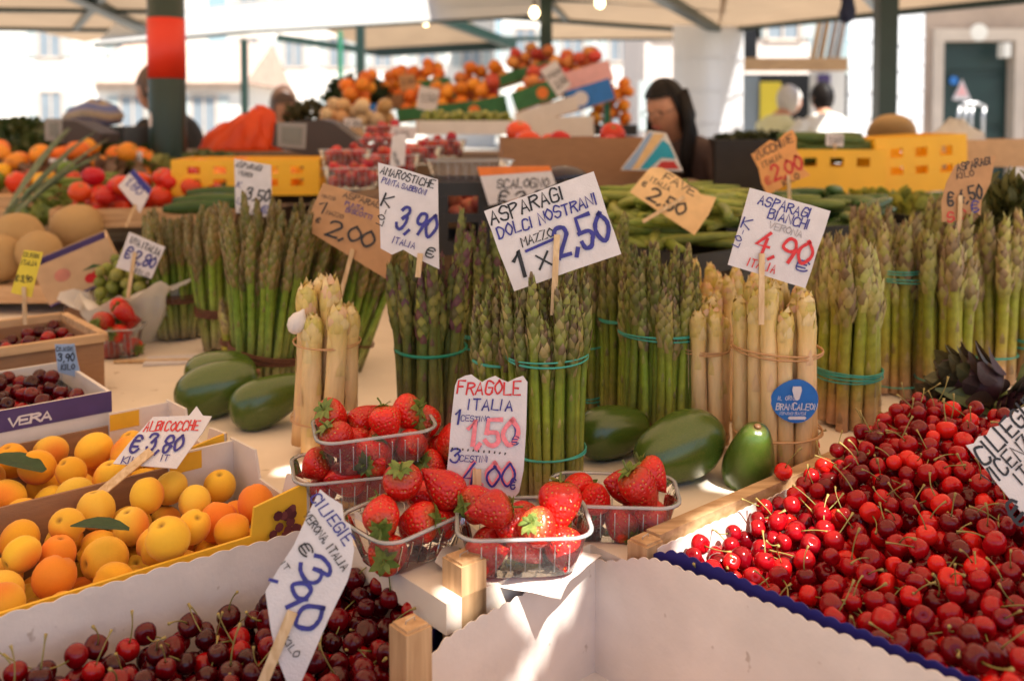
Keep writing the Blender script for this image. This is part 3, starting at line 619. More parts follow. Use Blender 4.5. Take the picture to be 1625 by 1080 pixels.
sign('light blue card leaning on the purple cherry carton', [(87,546),(118,545),(128,600),(92,590)], 1.40,
     [('CILIEGIE',.05,.25,.16,'ink_black',.42),('3,90',.1,.6,.26,'ink_black',.5),('KILO',.2,.92,.2,'ink_black',.5)], 'blue_card')
# lettering on the round blue sticker
q = MB(); m4 = wb.matrix_basis; o_ = Vector((-.0165, -SY-.0055, .089)); writing(q, 'BRANCALEON', -.0025, .001, .0078, o_, Vector((1,0,0)), Vector((0,0,1)), Vector((0,-1,0)), .0011, .5, .0, .001, gap=.17)
writing(q, 'IL  ORIG.', 0, .013, .005, o_, Vector((1,0,0)), Vector((0,0,1)), Vector((0,-1,0)), .0006, .5, .0, .001)
writing(q, 'ASPARAGI BIANCHI', .002, -.0052, .0035, o_, Vector((1,0,0)), Vector((0,0,1)), Vector((0,-1,0)), .0004, .45, .0, .001)
part('sticker_lettering', q, MT['paper'], stk)
q = MB(); q.add([Vector((x, -SY-.0062, z)) for x, z in ((.002,.119),(.012,.119),(.013,.114),(.010,.103),(.007,.101),(.004,.104),(.001,.114))], [tuple(range(7))[::-1]])
q.add([Vector((x, -SY-.0062, z)) for x, z in ((-.002,.0775),(.017,.0775),(.019,.0795),(.017,.0815),(-.002,.0815),(-.004,.0795))], [tuple(range(6))[::-1]])
part('sticker_emblem', q, MT['paper'], stk)
# ------------------------------------------------------------------ fruit
def strawberry_mesh(seed):
    g = random.Random(seed); mb = MB(); n, m = 22, 15; prof = []
    H, Rm, sh = g.uniform(.042,.052), g.uniform(.0175,.0205), g.uniform(.75, 1.1); w1, w2, p1, p2 = g.uniform(.02,.10), g.uniform(.01,.06), g.uniform(0,6), g.uniform(0,6)
    cols = []
    for i in range(m):
        t = i / (m - 1); r = Rm * (math.sin(math.pi * min(1, .04 + .96*t) ** .62) ** sh); z = -H/2 + H * (1 - t) * 1.0
        if t < .08: r = max(r, Rm * .25 * t / .08)
        prof.append((max(r, .0004), z)); cols.append(lerp((.52,.03,.012), (.62,.10,.03), max(0, 1 - t*9) ) if t < .12 else lerp((.74,.020,.010), (.60,.007,.007), t))
    def fn(a, i, p):
        k = 1 + w1 * math.cos(a + p1) + w2 * math.cos(3*a + p2); return Vector((p.x*k, p.y*k, p.z + .0012*math.cos(2*a+p1)))
    mb.lathe(prof, n, cols, None, fn); return mb.mesh('strawberry', MT['strawberry'], True), H
def calyx_mesh(seed, H):
    g = random.Random(seed); mb = MB(); nl = g.randint(8, 11)
    for k in range(nl):
        a = 2*math.pi*k/nl + g.uniform(-.2,.2); L = g.uniform(.011,.017); wd = L*.26; up = g.uniform(-.004,.006); d = Vector((math.cos(a), math.sin(a), 0)); s = Vector((-d.y, d.x, 0)); z0 = H/2 - .001
        c = lerp((.13,.22,.035), (.28,.34,.08), g.random())
        P = [d*.001, d*L*.4 + s*wd, d*L*.4 - s*wd, d*L*.75 + s*wd*.6, d*L*.75 - s*wd*.6, d*L]
        Z = [.0015, .003, .003, .0028 + up*.5, .0028 + up*.5, up + .001]
        mb.add([p + Vector((0,0,z0+z)) for p, z in zip(P, Z)], [(0,2,1),(1,2,4,3),(3,4,5)], c)
    mb.tube([(0,0,H/2), (.001,.001,H/2+.006), (.003,0,H/2+.012)], .0011, 5, (.2,.26,.06)); return mb.mesh('calyx', MT['calyx'])
SB = []
for i in range(7):
    me, H = strawberry_mesh(40 + i); SB.append((me, calyx_mesh(90 + i, H)))
def rrect(lx, ly, r, n=5):
    out = []
    for cx, cy, a0 in ((lx/2-r, ly/2-r, 0), (-lx/2+r, ly/2-r, 90), (-lx/2+r, -ly/2+r, 180), (lx/2-r, -ly/2+r, 270)):
        for k in range(n + 1): a = R(a0 + 90*k/n); out.append((cx + r*math.cos(a), cy + r*math.sin(a)))
    return out
def punnet(label, px, py, z, yaw, lx=.142, ly=.105, h=.058, nb=11, tilt=(0,0), sblabel='', Y=None, scale=1.0, seed=1, rr=(.0175,.0205), heap=.02, berries=True):
    p = at(px, py, z) if Y is None else Vector((at(px, py, z).x, Y, z))
    m = Matrix.Translation(p) @ Matrix.Rotation(tilt[0], 4, 'X') @ Matrix.Rotation(tilt[1], 4, 'Y') @ Matrix.Rotation(yaw, 4, 'Z') @ Matrix.Scale(scale, 4)
    root = thing('punnet', label, 'punnet', mtx=m, group='strawberry punnets' if berries else None)
    mb = MB(); L = []
    for k, (zz, ins) in enumerate(((.001,.016),(.004,.0125),(h*.5,.007),(h-.004,.002),(h,.0))):
        L.append([Vector((x, y, zz)) for x, y in rrect(lx - 2*ins, ly - 2*ins, .022)])
    n = len(L[0]); vs = [q for l in L for q in l]; fs = [(i*n+k, i*n+(k+1)%n, (i+1)*n+(k+1)%n, (i+1)*n+k) for i in range(4) for k in range(n)]; fs.append(tuple(range(n))[::-1])
    mb.add(vs, fs); part('tub', mb, MT['plastic'], root, True)
    mb = MB(); o = rrect(lx + .007, ly + .007, .025); i_ = rrect(lx - .001, ly - .001, .022); 
    vs = [Vector((x,y,h-.001)) for x,y in o] + [Vector((x,y,h+.0016)) for x,y in o] + [Vector((x,y,h+.0016)) for x,y in i_] + [Vector((x,y,h-.001)) for x,y in i_]
    fs = [(a*n+k, a*n+(k+1)%n, ((a+1)%4)*n+(k+1)%n, ((a+1)%4)*n+k) for a in range(4) for k in range(n)]
    mb.add(vs, fs); part('rim', mb, MT['plastic_rim'], root, True)
    for s in range(-3, 4):                                   # moulded ribs of the tub
        for q in (-1, 1):
            x = s * lx * .11; part('rib', MB().bar((x, q*(ly/2-.0125), .008), (x, q*(ly/2-.0028), h-.008), .0012, .0012), MT['plastic_rim'], root)
    if not berries: return root
    g = random.Random(seed)
    P = drop_pile(nb, rr, (-lx/2+.0055, lx/2-.0055, -ly/2+.0055, ly/2-.0055), lambda x, y: .001, lambda x, y: 0, 400, rng=g)
    for x, y, zz, r in P:
        me, cal = g.choice(SB); tl = Vector((g.uniform(-1,1), g.uniform(-1,1), g.uniform(-.6,1.0)))
        if zz > h*.6: tl.y -= .25
        o = single('strawberry', me, None, sblabel, 'strawberry', mtx=m @ mtrs((x,y,zz), aim(tl, g.uniform(0,6)), r/.0182), group=sblabel)
        link('calyx', cal, o)
    return root
SR = (.0165,.0205)
punnet('full strawberry punnet in front of the FRAGOLE sign, on white paper', 830, 915, T+.003, R(3), .128, .098, .046, nb=11, sblabel='ripe strawberry in the punnet in front of the FRAGOLE sign', seed=3, heap=.0, rr=SR, Y=.930)
punnet('strawberry punnet in front of the large avocado', 972, 838, T, R(-4), .134, .092, .046, nb=10, sblabel='ripe strawberry in the punnet before the large avocado', seed=8, Y=1.01, rr=SR)
punnet('strawberry punnet stacked on top of the others beside the white asparagus', 597, 730, T+.049, R(16), .132, .098, .046, nb=9, sblabel='ripe strawberry in the punnet stacked on top', seed=12, Y=1.085, tilt=(.02,-.04), rr=SR)
punnet('strawberry punnet turned at an angle left of the FRAGOLE sign stick', 655, 850, T, R(45), .118, .086, .046, nb=9, sblabel='leafy strawberry in the angled punnet beside the paper', seed=21, Y=.955, tilt=(.06,.0), rr=SR)
punnet('strawberry punnet underneath the stacked one', 560, 790, T, R(16), .128, .098, .046, nb=9, sblabel='ripe strawberry in the punnet under the stacked one', seed=31, Y=1.085, rr=SR)
punnet('strawberry punnet half hidden behind the FRAGOLE sign', 705, 760, T, R(10), .118, .09, .046, nb=9, sblabel='ripe strawberry in the half hidden punnet', seed=37, Y=1.11, rr=SR)
punnet('small strawberry punnet standing alone in front of the grape bag', 197, 560, T, R(10), .090, .080, .058, nb=8, sblabel='ripe strawberry in the lone punnet before the grape bag', seed=41, Y=1.78, rr=(.017,.02))
# white paper under the front punnet
pp = MB(); G = 14; g = random.Random(2)
c00, c10, c11, c01 = [at(x, y, T+.0015) for x, y in ((690,905),(890,934),(955,880),(745,850))]
for j in range(G+1):
    for i in range(G+1):
        a, b = i/G, j/G; q = (c00*(1-a) + c10*a)*(1-b) + (c01*(1-a) + c11*a)*b; e = max(0, 1-a*5); f = max(0, 1-b*4)
        q = q + Vector((0,0, .014*e*e*(.6+.4*math.sin(b*7)) + .0006*math.sin(i*1.3+j*.9) + .0006 - .010*f*f*(1-e)*(.4+.6*a))); pp.v.append(tuple(q)); pp.c.append((1,1,1))
pp.f += [(j*(G+1)+i, j*(G+1)+i+1, (j+1)*(G+1)+i+1, (j+1)*(G+1)+i) for j in range(G) for i in range(G)]
single('wrapping_paper', pp, MT['white_card'], 'crumpled white wrapping paper under the front strawberry punnet', 'paper', smooth=True)
# cherries
CH_R = [(.12,.001,.004),(.22,.001,.006),(.30,.002,.006),(.40,.003,.008),(.56,.006,.008),(.70,.014,.010),(.16,.001,.005),(.26,.001,.006),(.36,.003,.007)]
CH_D = [(.045,.001,.003),(.08,.001,.004),(.13,.001,.004),(.20,.002,.005),(.06,.001,.003),(.34,.004,.006),(.10,.001,.004)]
def cherry_mesh(col, seed):
    g = random.Random(seed); mb = MB(); n, m = 14, 10; prof = []; cs = []
    for i in range(m):
        t = i/(m-1); a = math.pi*t; r = math.sin(a) ** .92; z = math.cos(a) * .93
        if t < .25: z -= .30 * (1 - t/.25)**1.3
        prof.append((max(r, .01), z)); cs.append(lerp(col, (col[0]*1.5+.02, col[1]*2, col[2]), max(0, (t-.6))*.8))
    w1, p1 = g.uniform(.02,.09), g.uniform(0,6)
    mb.lathe(prof, n, cs, None, lambda a, i, p: Vector((p.x*(1+w1*math.cos(2*a+p1)), p.y*(1-w1*math.cos(2*a+p1)), p.z*(1+.03*math.cos(a+p1))))); return mb
def stem_mesh(seed):
    g = random.Random(seed); L = g.uniform(2.2, 3.6); b = g.uniform(-1.2, 1.2); c = g.uniform(-.5,.5); pts = []; cs = []
    for i in range(7):
        t = i/6; pts.append((b*t*t, c*t*t*(1-t)*2, .58 + L*t*(1 - .12*t*abs(b)))); cs.append(lerp((.20,.21,.05), (.36,.27,.08), t))
    rs = [.09,.065,.06,.06,.06,.08,.15]; return MB().tube(pts, rs, 5, cs)
STEMS = [stem_mesh(i) for i in range(9)]; STEM_ME = [s.mesh('stem', MT['cherry_stem'], True) for s in STEMS]
CHM = {}
for nm, pal in (('r', CH_R), ('d', CH_D)):
    CHM[nm] = [(mb_, mb_.mesh('cherry', MT['cherry'], True)) for mb_ in [cherry_mesh(c, 5*i + j) for i, c in enumerate(pal) for j in range(2)]]
def proj(p):
    d = Vector(p) - CAM; f = d.y*CP - d.z*SP; upc = d.y*SP + d.z*CP; return CXP + F*d.x/f, CYP - F*upc/f, f
def cherry_heap(P, pal, nind, label, group, stufflabel, loose=()):
    cand = []
    for w_, r, top in P:
        px, py, f = proj(w_)
        cand.append((top + .002*(f < .9) - (1 if px < -20 or px > 1645 or py > 1100 else 0), w_, r))
    cand.sort(key=lambda c: -c[0]); g = random.Random(11); st = MB(); sm = MB()
    for k, (_, w_, r) in enumerate(cand):
        mb_, me = g.choice(CHM[pal]); d = Vector((g.gauss(0,1), g.gauss(0,1)-.35, g.gauss(0,.8)+.7)); rot = aim(d, g.uniform(0,6)); mx = mtrs(w_, rot, r); hs = g.random() < .85
        if k < nind:
            cr_ = mb_.c[len(mb_.c)//3][0]; tn = ('bright red' if cr_ > .40 else 'deep red' if cr_ > .14 else 'near black') + (' stemmed' if hs else ' stemless')
            o = single('cherry', me, None, label.replace('glossy red', tn).replace('dark maroon', tn), 'cherry', mtx=mx, group=group)
            if hs: link('stem', g.choice(STEM_ME), o)
        else: st.merge(mb_, mx)
    if st.v:
        o = link('cherry_heap', st.mesh('cherry_heap', MT['cherry'], True)); tag(o, stufflabel, 'cherries', kind='stuff')
CRK = uv(.712, .6137)
def H_r(u, v): return T + .008 + .17*max(0, u-.10) + .012*math.sin(9*u+1)*math.sin(11*v)
def inr(u, v):
    return True
Pr = drop_pile(1350, (.0088,.0118), (.016,.49,-.345,-.016), lambda u, v: H_r(u, v) - .055, H_r, 22, inr, .012, random.Random(5))
cherry_heap([(uv(.712+u, .6137+v, z), r, z - H_r(u, v)) for u, v, z, r in Pr], 'r', 205, 'glossy red cherry heaped in the slatted crate under the Vicenza sign', 'cherries in the Vicenza crate', 'deeper cherries packed below the top of the Vicenza crate')
def H_l(u, v): return T - .035 + .012*math.sin(12*u) + .02*max(0, v-.75)
def inl(u, v):
    if v < .75 and u > min(.525, .395 + max(0, v-.655)*1.5): return False
    return True
Pl = drop_pile(1000, (.0094,.0122), (-.085,.535,.535,.885), lambda u, v: H_l(u, v) - .05, H_l, 22, inl, .010, random.Random(6))
cherry_heap([(uv(u, v, z), r, z - H_l(u, v)) for u, v, z, r in Pl], 'd', 95, 'dark maroon cherry heaped in the crate under the Verona sign', 'cherries in the Verona crate', 'deeper dark cherries packed below the top of the Verona crate')
for i, (px, py) in enumerate(((1243,748),(1288,705))):
    o = single('cherry', CHM['r'][10+i][1], None, ['stray red cherry perched on the crate edge beside an avocado', 'stray red cherry at the foot of the blue stickered asparagus'][i], 'cherry', mtx=mtrs(at(px, py, T+.035 if i == 0 else T+.011), aim((.3,-.4,1)), .0105)); link('stem', STEM_ME[i], o)
# apricots
def apricot_mesh(seed):
    g = random.Random(seed); mb = MB(); n, m = 18, 13; c1 = random.Random(seed).choice([(.90,.46,.025),(.92,.53,.04),(.90,.42,.02),(.86,.26,.02),(.92,.57,.06),(.92,.52,.04)]); vs = []; cs = []; fs = []; ph = g.uniform(0,6)
    for i in range(m):
        t = i/(m-1); a = math.pi*t
        for k in range(n):
            b = 2*math.pi*k/n; r = math.sin(a)*(1 - .19*math.exp(-(((b+math.pi)%(2*math.pi)-math.pi)/.24)**2)); z = math.cos(a)*.96
            if t < .16: z -= .20*(1-t/.16)**1.5
            vs.append((r*math.cos(b)*.97, r*math.sin(b)*.92, z*1.06))
            bl = max(0, math.sin(a)*math.cos(b+ph))**2; cs.append(lerp((.20,.10,.02), lerp(c1, (.80,.17,.02), bl*.8), min(1, t/.05+.1)))
        
    for i in range(m-1):
        for k in range(n): fs.append((i*n+k, (i+1)*n+k, (i+1)*n+(k+1)%n, i*n+(k+1)%n))
    mb.add(vs, fs, cs); return mb.mesh('apricot', MT['apricot'], True)
APR = [apricot_mesh(i) for i in range(8)]; APT = [random.Random(i).choice([(.90,.46,.025),(.92,.53,.04),(.90,.42,.02),(.86,.26,.02),(.92,.57,.06),(.92,.52,.04)]) for i in range(8)]
def apricot_tray(root_u, root_v, lu, lv, nm, label, n, seed, rim, tab, prints, fl):
    """corner at right-front (root_u, root_v); extends -U by lu and +V by lv"""
    m = Matrix.Translation(uv(root_u, root_v, 0)) @ Matrix.Rotation(AU, 4, 'Z'); root = thing('fruit_tray', label, 'tray', mtx=Matrix.Translation(uv(root_u, root_v, fl)) @ Matrix.Rotation(AU, 4, 'Z'))
    z0, zr, zt, t = 0, rim - fl, tab - fl, .004
    part('tray_floor', MB().box(-lu, 0, 0, lv, 0, .004), MT['kraft'], root)
    # front wall: low in the middle, tall printed tabs at both ends
    fw = [(-lu,0),(0,0),(0,zt),(-.066,zt-.012),(-.070,zr),(-lu+.075,zr),(-lu+.070,zt-.014),(-lu,zt)]
    part('front_wall', MB().prism([(x, t, z) for x, z in fw], (0,-t,0)), MT['yellow_print'], root)
    part('back_wall', MB().prism([(-lu, lv-t, .004), (0, lv-t, .004), (0, lv-t, zr+.024), (-lu, lv-t, zr+.024)], (0, t, 0)), MT['kraft'], root)
    sw = [(0,.004),(lv,.004),(lv,zt),(lv*.66,zt+.002),(lv*.60,zt-.030),(lv*.30,zt-.032),(lv*.24,zt-.004),(0,zt)]
    part('side_wall', MB().prism([(-t, y, z) for y, z in sw], (t-.0005, 0, 0)), MT['white_card'], root)
    part('side_wall', MB().prism([(-lu, y, z) for y, z in sw], (t-.0005, 0, 0)), MT['white_card'], root)
    part('corner_flap', MB().box(-.085, -t, lv-t-.0045, lv-t-.0005, .004, zt-.002), MT['white_card'], root)
    part('corner_flap_print', MB().box(-.0845, -.045, lv-t-.0052, lv-t-.0046, zt-.026, zt-.004), MT['yellow_print'], root)
    g = random.Random(seed)
    P = drop_pile(n, (.0185,.0238), (-lu+.005, -.006, .006, lv-.008), lambda x, y: max(.005, zr - .054 - .045*y/lv), lambda x, y: 0, 60, maxz=zr+.016, rng=g)
    for x, y, z, r in P:
        w_ = m @ Vector((x, y, fl+z)); px, py, f = proj(w_)
        if px < -90: continue
        d = Vector((g.gauss(0,1), g.gauss(0,1)-.6, g.gauss(0,1)+.3))
        ai = g.randrange(len(APR)); tn = 'deep orange' if APT[ai][1] < .30 else 'golden yellow' if APT[ai][1] > .45 else 'orange yellow'
        single('apricot', APR[ai], None, '%s apricot in the %s' % (tn, nm), 'apricot', mtx=mtrs(w_, aim(d, g.uniform(0,6)), r), group='apricots in the ' + nm)
    return root
a2 = apricot_tray(.509, .928, .52, .197, 'tray next to the cherries', 'white and yellow apricot tray with grape print standing next to the dark cherries', 95, 4, T+.004, T+.046, None, T-.088)
a1 = apricot_tray(.505, 1.133, .50, .195, 'tray under the ALBICOCCHE sign', 'white and yellow apricot tray under the ALBICOCCHE sign, next to the purple carton', 95, 9, T+.006, T+.050, None, T-.088)
# printed grapes on the near tab
mb = MB()
for i in range(26):
    x, z = -.020 - rnd(0,.030), .062 + rnd(-.02, .052) ; x += (z-.08)*.3; c = (x, -.0052 + i*.00004, z); rr = rnd(.004,.0058)
    mb.add([Vector(c)] + [Vector((c[0]+rr*math.cos(a*.785), c[1], c[2]+rr*math.sin(a*.785))) for a in range(8)], [(0, i_+1, (i_+1)%8+1) for i_ in range(8)], lerp((.10,.02,.03), (.22,.06,.06), random.random()))
part('printed_grapes', mb, MT['produce'], a2)
mb = MB(); mb.add([(-.50,-.0045,.05),(-.47,-.0045,.06),(-.455,-.0045,.085),(-.475,-.0045,.08)], [(0,1,2,3)], (.02,.09,.05)); mb.add([(-.51,-.0046,.02),(-.48,-.0046,.02),(-.465,-.0046,.035),(-.475,-.0046,.05),(-.51,-.0046,.052)], [(0,1,2,3,4)], (.7,.05,.01)); part('printed_fruit', mb, MT['produce'], a2)
def leaf_mb(L, wd, col, fold=.2, droop=.2):
    mb = MB(); vs = []; n = 6
    for i in range(n):
        t = i/(n-1); ww = wd * math.sin(math.pi*min(1, t*.92+.06)) ** .8; z = -droop*L*t*t
        for s in (-1, 0, 1): vs.append((s*ww, L*t, z + (fold*ww if s else 0)))
    return mb.add(vs, [(3*i+k, 3*i+k+1, 3*i+k+4, 3*i+k+3) for i in range(n-1) for k in (0,1)], col)
for lab, (px, py), z, a, L in (('apricot leaf lying in the tray next to the cherries', (205, 840), T+.028, 1.9, .055), ('dark apricot leaf lying in the tray under the sign', (70, 748), T+.025, 1.5, .075)):
    single('leaf', leaf_mb(L, L*.28, (.035,.085,.03)), MT['leaf'], lab, 'leaf', mtx=Matrix.Translation(at(px, py, z)) @ Matrix.Rotation(a, 4, 'Z') @ Matrix.Rotation(.4, 4, 'X'))
# avocados
def avocado_mesh(seed):
    g = random.Random(seed); prof = []; cs = []; m = 16; k = g.uniform(.72,.85)
    for i in range(m):
        t = i/(m-1); a = math.pi*t; r = math.sin(a)**.85 * (1 - (1-k)*1.9*(1-t)**1.2*math.sin(math.pi*min(1,t*1.15))); prof.append((max(.012, r), math.cos(a)*1.38)); cs.append(lerp((.065,.115,.014), (.03,.08,.010), abs(t-.3)) if t > .04 else (.16,.07,.03))
    return MB().lathe(prof, 24, cs, None, lambda a, i, p: Vector((p.x*(1+.04*math.cos(2*a+seed)+.025*math.sin(3*a+i*.5)), p.y*(1+.03*math.sin(2*a+i*.35)), p.z + .05*math.cos(a+seed)*p.x))).mesh('avocado', MT['avocado'], True)
AVO = [avocado_mesh(i) for i in range(3)]
for lab, (px, py), Y, r, d in (('avocado lying behind the large one and the strawberry punnet', (972,718), 1.235, .0385, (.85,.3,.05)), ('large avocado lying in front of the white asparagus', (1078,742), 1.155, .046, (-.75,-.45,-.18)),
        ('avocado standing stem up beside the cherry crate', (1190,734), 1.135, .0375, (.05,-.35,.75)), ('avocado lying behind the left avocado pair', (352,628), 1.50, .044, (-.9,.2,.1)), ('avocado in front of the leaning asparagus, touching the white bunch', (428,657), 1.365, .043, (.7,.25,.25)), ('avocado nearest the apricot trays', (345,645), 1.415, .046, (.85,.2,.3))):
    p = atY(px, py, Y); o = single('avocado', AVO[num(lab) % 3], None, lab, 'avocado', mtx=mtrs((p.x, p.y, max(p.z, T + r*.93)), aim(d, 1), r)); part('stem_stub', MB().lathe([(.10,1.34),(.12,1.40),(.09,1.45),(.02,1.46)], 10, (.20,.10,.045)), MT['produce'], o, True)
# ------------------------------------------------------------------ wooden crates with scalloped liners
def liner(root, a, b, zb, ztop, col='liner', back='navy', nrm=None, per=.0145, amp=.0014, gap=.0014, nb=None, extra=.004):
    """thin card wall from a to b (world xy), wavy top; white inside, navy print outside"""
    a, b = Vector(a), Vector(b); L = (b - a).length; d = (b - a)/L; N = nb or int(L/.0018); nrm = Vector(nrm)
    for off, mt, nm, ex in ((0, col, 'liner_wall', 0), (gap, back, 'liner_print', extra)):
        if mt is None: continue
        poly = [a + nrm*off + Vector((0,0,zb)), b + nrm*off + Vector((0,0,zb))]
        for i in range(N, -1, -1):
            s = L*i/N; poly.append(a + d*s + nrm*off + Vector((0,0, ztop(s/L) + ex + amp*abs(math.sin(math.pi*s/per))*2 - amp + .0006*math.sin(s*90))))
        part(nm, MB().prism(poly, nrm*.0011), MT[mt], root, world=True)
def post(root, u, v, z0, z1, s=.024): 
    mb = MB(); m = Matrix.Translation(uv(u, v, 0)) @ Matrix.Rotation(AU, 4, 'Z'); mb.prism([m @ Vector(q) for q in ((-s/2,-s/2,z0),(s/2,-s/2,z0),(s/2,s/2,z0),(-s/2,s/2,z0))], (0,0,z1-z0)); 
    mb.prism([m @ Vector(q) for q in ((-s*.42,-s*.42,z1),(s*.42,-s*.42,z1),(s*.42,s*.42,z1),(-s*.42,s*.42,z1))], (0,0,.0025)); part('corner_post', mb, MT['pine_z'], root, world=True)
    st_ = MB(); st_.tube([m @ Vector((-.005,0,z1+.001)), m @ Vector((-.005,0,z1+.005)), m @ Vector((.005,.001,z1+.0055)), m @ Vector((.005,.001,z1+.001))], .0006, 5); part('staple', st_, MT['steel'], root, world=True)
def rail(root, a, b, w_, h_, nm='slat'): 
    part(nm, MB().bar(a, b, w_, h_), MT['pine'], root, world=True)
cr = thing('cherry_crate', 'slatted wooden crate with navy scalloped liner full of bright red cherries', 'crate', uv(.95, .45, SHZ))
u0, u1, v0, v1 = .712, 1.22, .264, .6137; zr = T + .026
liner(cr, uv(u0+.004, v1-.008), uv(u0+.004, v0), T-.07, lambda s: zr - .002 - .012*math.exp(-((s)/.06)**2), nrm=-UD)
liner(cr, uv(u0+.008, v1-.008), uv(u1, v1-.008), T-.07, lambda s: zr - .008, nrm=VD, amp=.0006, back=None)
rail(cr, uv(u0+.020, v1+.008, zr-.008), uv(u1, v1+.008, zr-.008), .018, .016); rail(cr, uv(u0+.02, v1+.010, zr-.055), uv(u1, v1+.010, zr-.055), .008, .04)
rail(cr, uv(u0+.02, v0-.006, zr-.012), uv(u1, v0-.006, zr-.012), .012, .03); rail(cr, uv(u1, v0, zr-.04), uv(u1, v1, zr-.04), .012, .05)
for k in range(6): rail(cr, uv(u0+.048+k*.085, v0, T-.074), uv(u0+.048+k*.085, v1, T-.074), .07, .006, 'bottom_slat')
post(cr, u0+.006, v1+.006, SHZ, T+.022, .026); post(cr, u1-.02, v1+.02, SHZ, T+.02); post(cr, u0+.02, v0-.02, SHZ, T+.02); post(cr, u1-.02, v0-.02, SHZ, T+.02)
ce = thing('empty_crate', 'empty crate with white scalloped cardboard liner between the two cherry crates', 'crate', uv(.55, .45, SHZ))
E = (.699, .672)
liner(ce, uv(*E), uv(E[0], E[1]-.40), SHZ+.004, lambda s: T - .010 + .028*(1-math.exp(-(s/.13)**2)) + .012*s, nrm=UD, extra=-.004)
liner(ce, uv(*E), uv(.470, E[1]), SHZ+.004, lambda s: T - .010 + .004*math.sin(3*s) - .018*s - .02*max(0, s-.85)/.15, nrm=VD, extra=-.004)
part('crate_floor', MB().box(-.30, 0, -.40, 0, SHZ+.001, SHZ+.005, None, Matrix.Translation(uv(*E)) @ Matrix.Rotation(AU, 4, 'Z')), MT['liner'], ce, world=True)
post(ce, .548, .700, SHZ, T+.028, .030); post(ce, .452, .652, SHZ, T+.016, .026); post(ce, .372, .622, SHZ, T-.008, .026)
rail(ce, uv(.372, .622, T-.05), uv(.452, .652, T-.05), .008, .03)
cl = thing('dark_cherry_crate', 'crate with grey white torn edged liner full of dark cherries', 'crate', uv(.3, .75, SHZ))
liner(cl, uv(-.1, .905), uv(.552, .905), SHZ+.004, lambda s: T - .004 + .016*math.sin(2.6*s+.3), nrm=VD, amp=.0012, per=.021, back=None)
liner(cl, uv(.552, .905), uv(.552, .735), SHZ+.004, lambda s: T + .008 - .030*s - .015*max(0, s-.8)/.2, nrm=UD, extra=-.006)
liner(cl, uv(.545, .735), uv(.42, .655), SHZ+.004, lambda s: T - .045 - .01*s, nrm=(UD*.55-VD*.83), col='navy', back='navy', extra=0)
part('crate_floor', MB().box(-.66, 0, -.40, 0, SHZ+.001, SHZ+.004, None, Matrix.Translation(uv(.552,.905)) @ Matrix.Rotation(AU, 4, 'Z')), MT['liner'], cl, world=True)
rail(cl, uv(-.10, .522, T-.06), uv(.40, .522, T-.06), .010, .11); rail(cl, uv(-.104, .51, T-.06), uv(-.104, .90, T-.06), .010, .11); rail(cl, uv(.405, .522, T-.07), uv(.41, .625, T-.07), .010, .09)
rail(ce, uv(.40, .272, T-.07), uv(.69, .272, T-.07), .010, .10); rail(ce, uv(.404, .28, T-.08), uv(.43, .60, T-.08), .008, .08)
# white flap of the next liner lying between
fl_ = thing('liner_flap', 'loose white scalloped liner flap beside the angled strawberry punnet', 'cardboard', uv(.60, .80, T-.1)); liner(fl_, uv(.566, .885), uv(.566, .715), SHZ+.004, lambda s: T + .004 - .022*s*s, nrm=UD, back=None)

# scraps of leaf and scale lying about on the table
g = random.Random(77); mb = MB()
for _ in range(90):
    px, py = g.uniform(430, 1420), g.uniform(640, 830); p = at(px, py, T + .001)
    if (p.x*UD.x + p.y*UD.y) < .53 or (p.x*VD.x + p.y*VD.y) < .70: continue
    mb.merge(leaf_mb(g.uniform(.003,.009), g.uniform(.001,.0028), lerp((.10,.14,.03), (.35,.24,.10), g.random()), .3, .2), Matrix.Translation(p) @ Matrix.Rotation(g.uniform(0,6), 4, 'Z'))
o = link('plant_scraps', mb.mesh('plant_scraps', MT['leaf'])); tag(o, 'tiny scraps of leaf and scale scattered over the stall table', 'scraps', kind='stuff')
# ------------------------------------------------------------------ more produce and goods behind the asparagus
def ball_mesh(name, col, mat='produce', squash=.92, lobes=0, seed=0, top=(.12,.16,.04), n=16, m=11, dim=.12):
    g = random.Random(seed); prof = []; cs = []
    for i in range(m):
        t = i/(m-1); a = math.pi*t; z = math.cos(a)*squash
        if t < .2: z -= dim*(1-t/.2)
        prof.append((max(.01, math.sin(a)), z)); cs.append(top if t < .04 else lerp(col, tuple(c*.85 for c in col), t))
    ph = g.uniform(0,6)
    return MB().lathe(prof, n, cs, None, lambda a, i, p: Vector((p.x*(1+lobes*math.cos(5*a+ph)), p.y*(1+lobes*math.cos(5*a+ph)), p.z))).mesh(name, MT[mat], True)
ORG = [ball_mesh('orange', c, seed=i) for i, c in enumerate([(.80,.24,.02),(.82,.30,.03),(.78,.20,.02)])]
TOM = [ball_mesh('tomato', c, 'produce_gloss', .85, .03, i) for i, c in enumerate([(.62,.035,.015),(.68,.06,.02),(.55,.025,.015)])]
PEA = [ball_mesh('peach', c, seed=i) for i, c in enumerate([(.62,.09,.05),(.70,.20,.06),(.55,.05,.04),(.75,.30,.08)])]
MEL = [ball_mesh('melon', (.52,.40,.22), 'melon', .95, .015, i, (.3,.25,.15), 20, 14) for i in range(2)]
def fruit_pile(name, meshes, label, cat, mtx, bx, n, rr, seed, floor=lambda x, y: 0, heap=None):
    g = random.Random(seed)
    for x, y, z, r in drop_pile(n, rr, bx, floor, heap, 24, rng=g):
        single(name, g.choice(meshes), None, label, cat, mtx=mtx @ mtrs((x,y,z), aim((g.gauss(0,.6), g.gauss(0,.6)-.3, 1), g.uniform(0,6)), r), group=label)
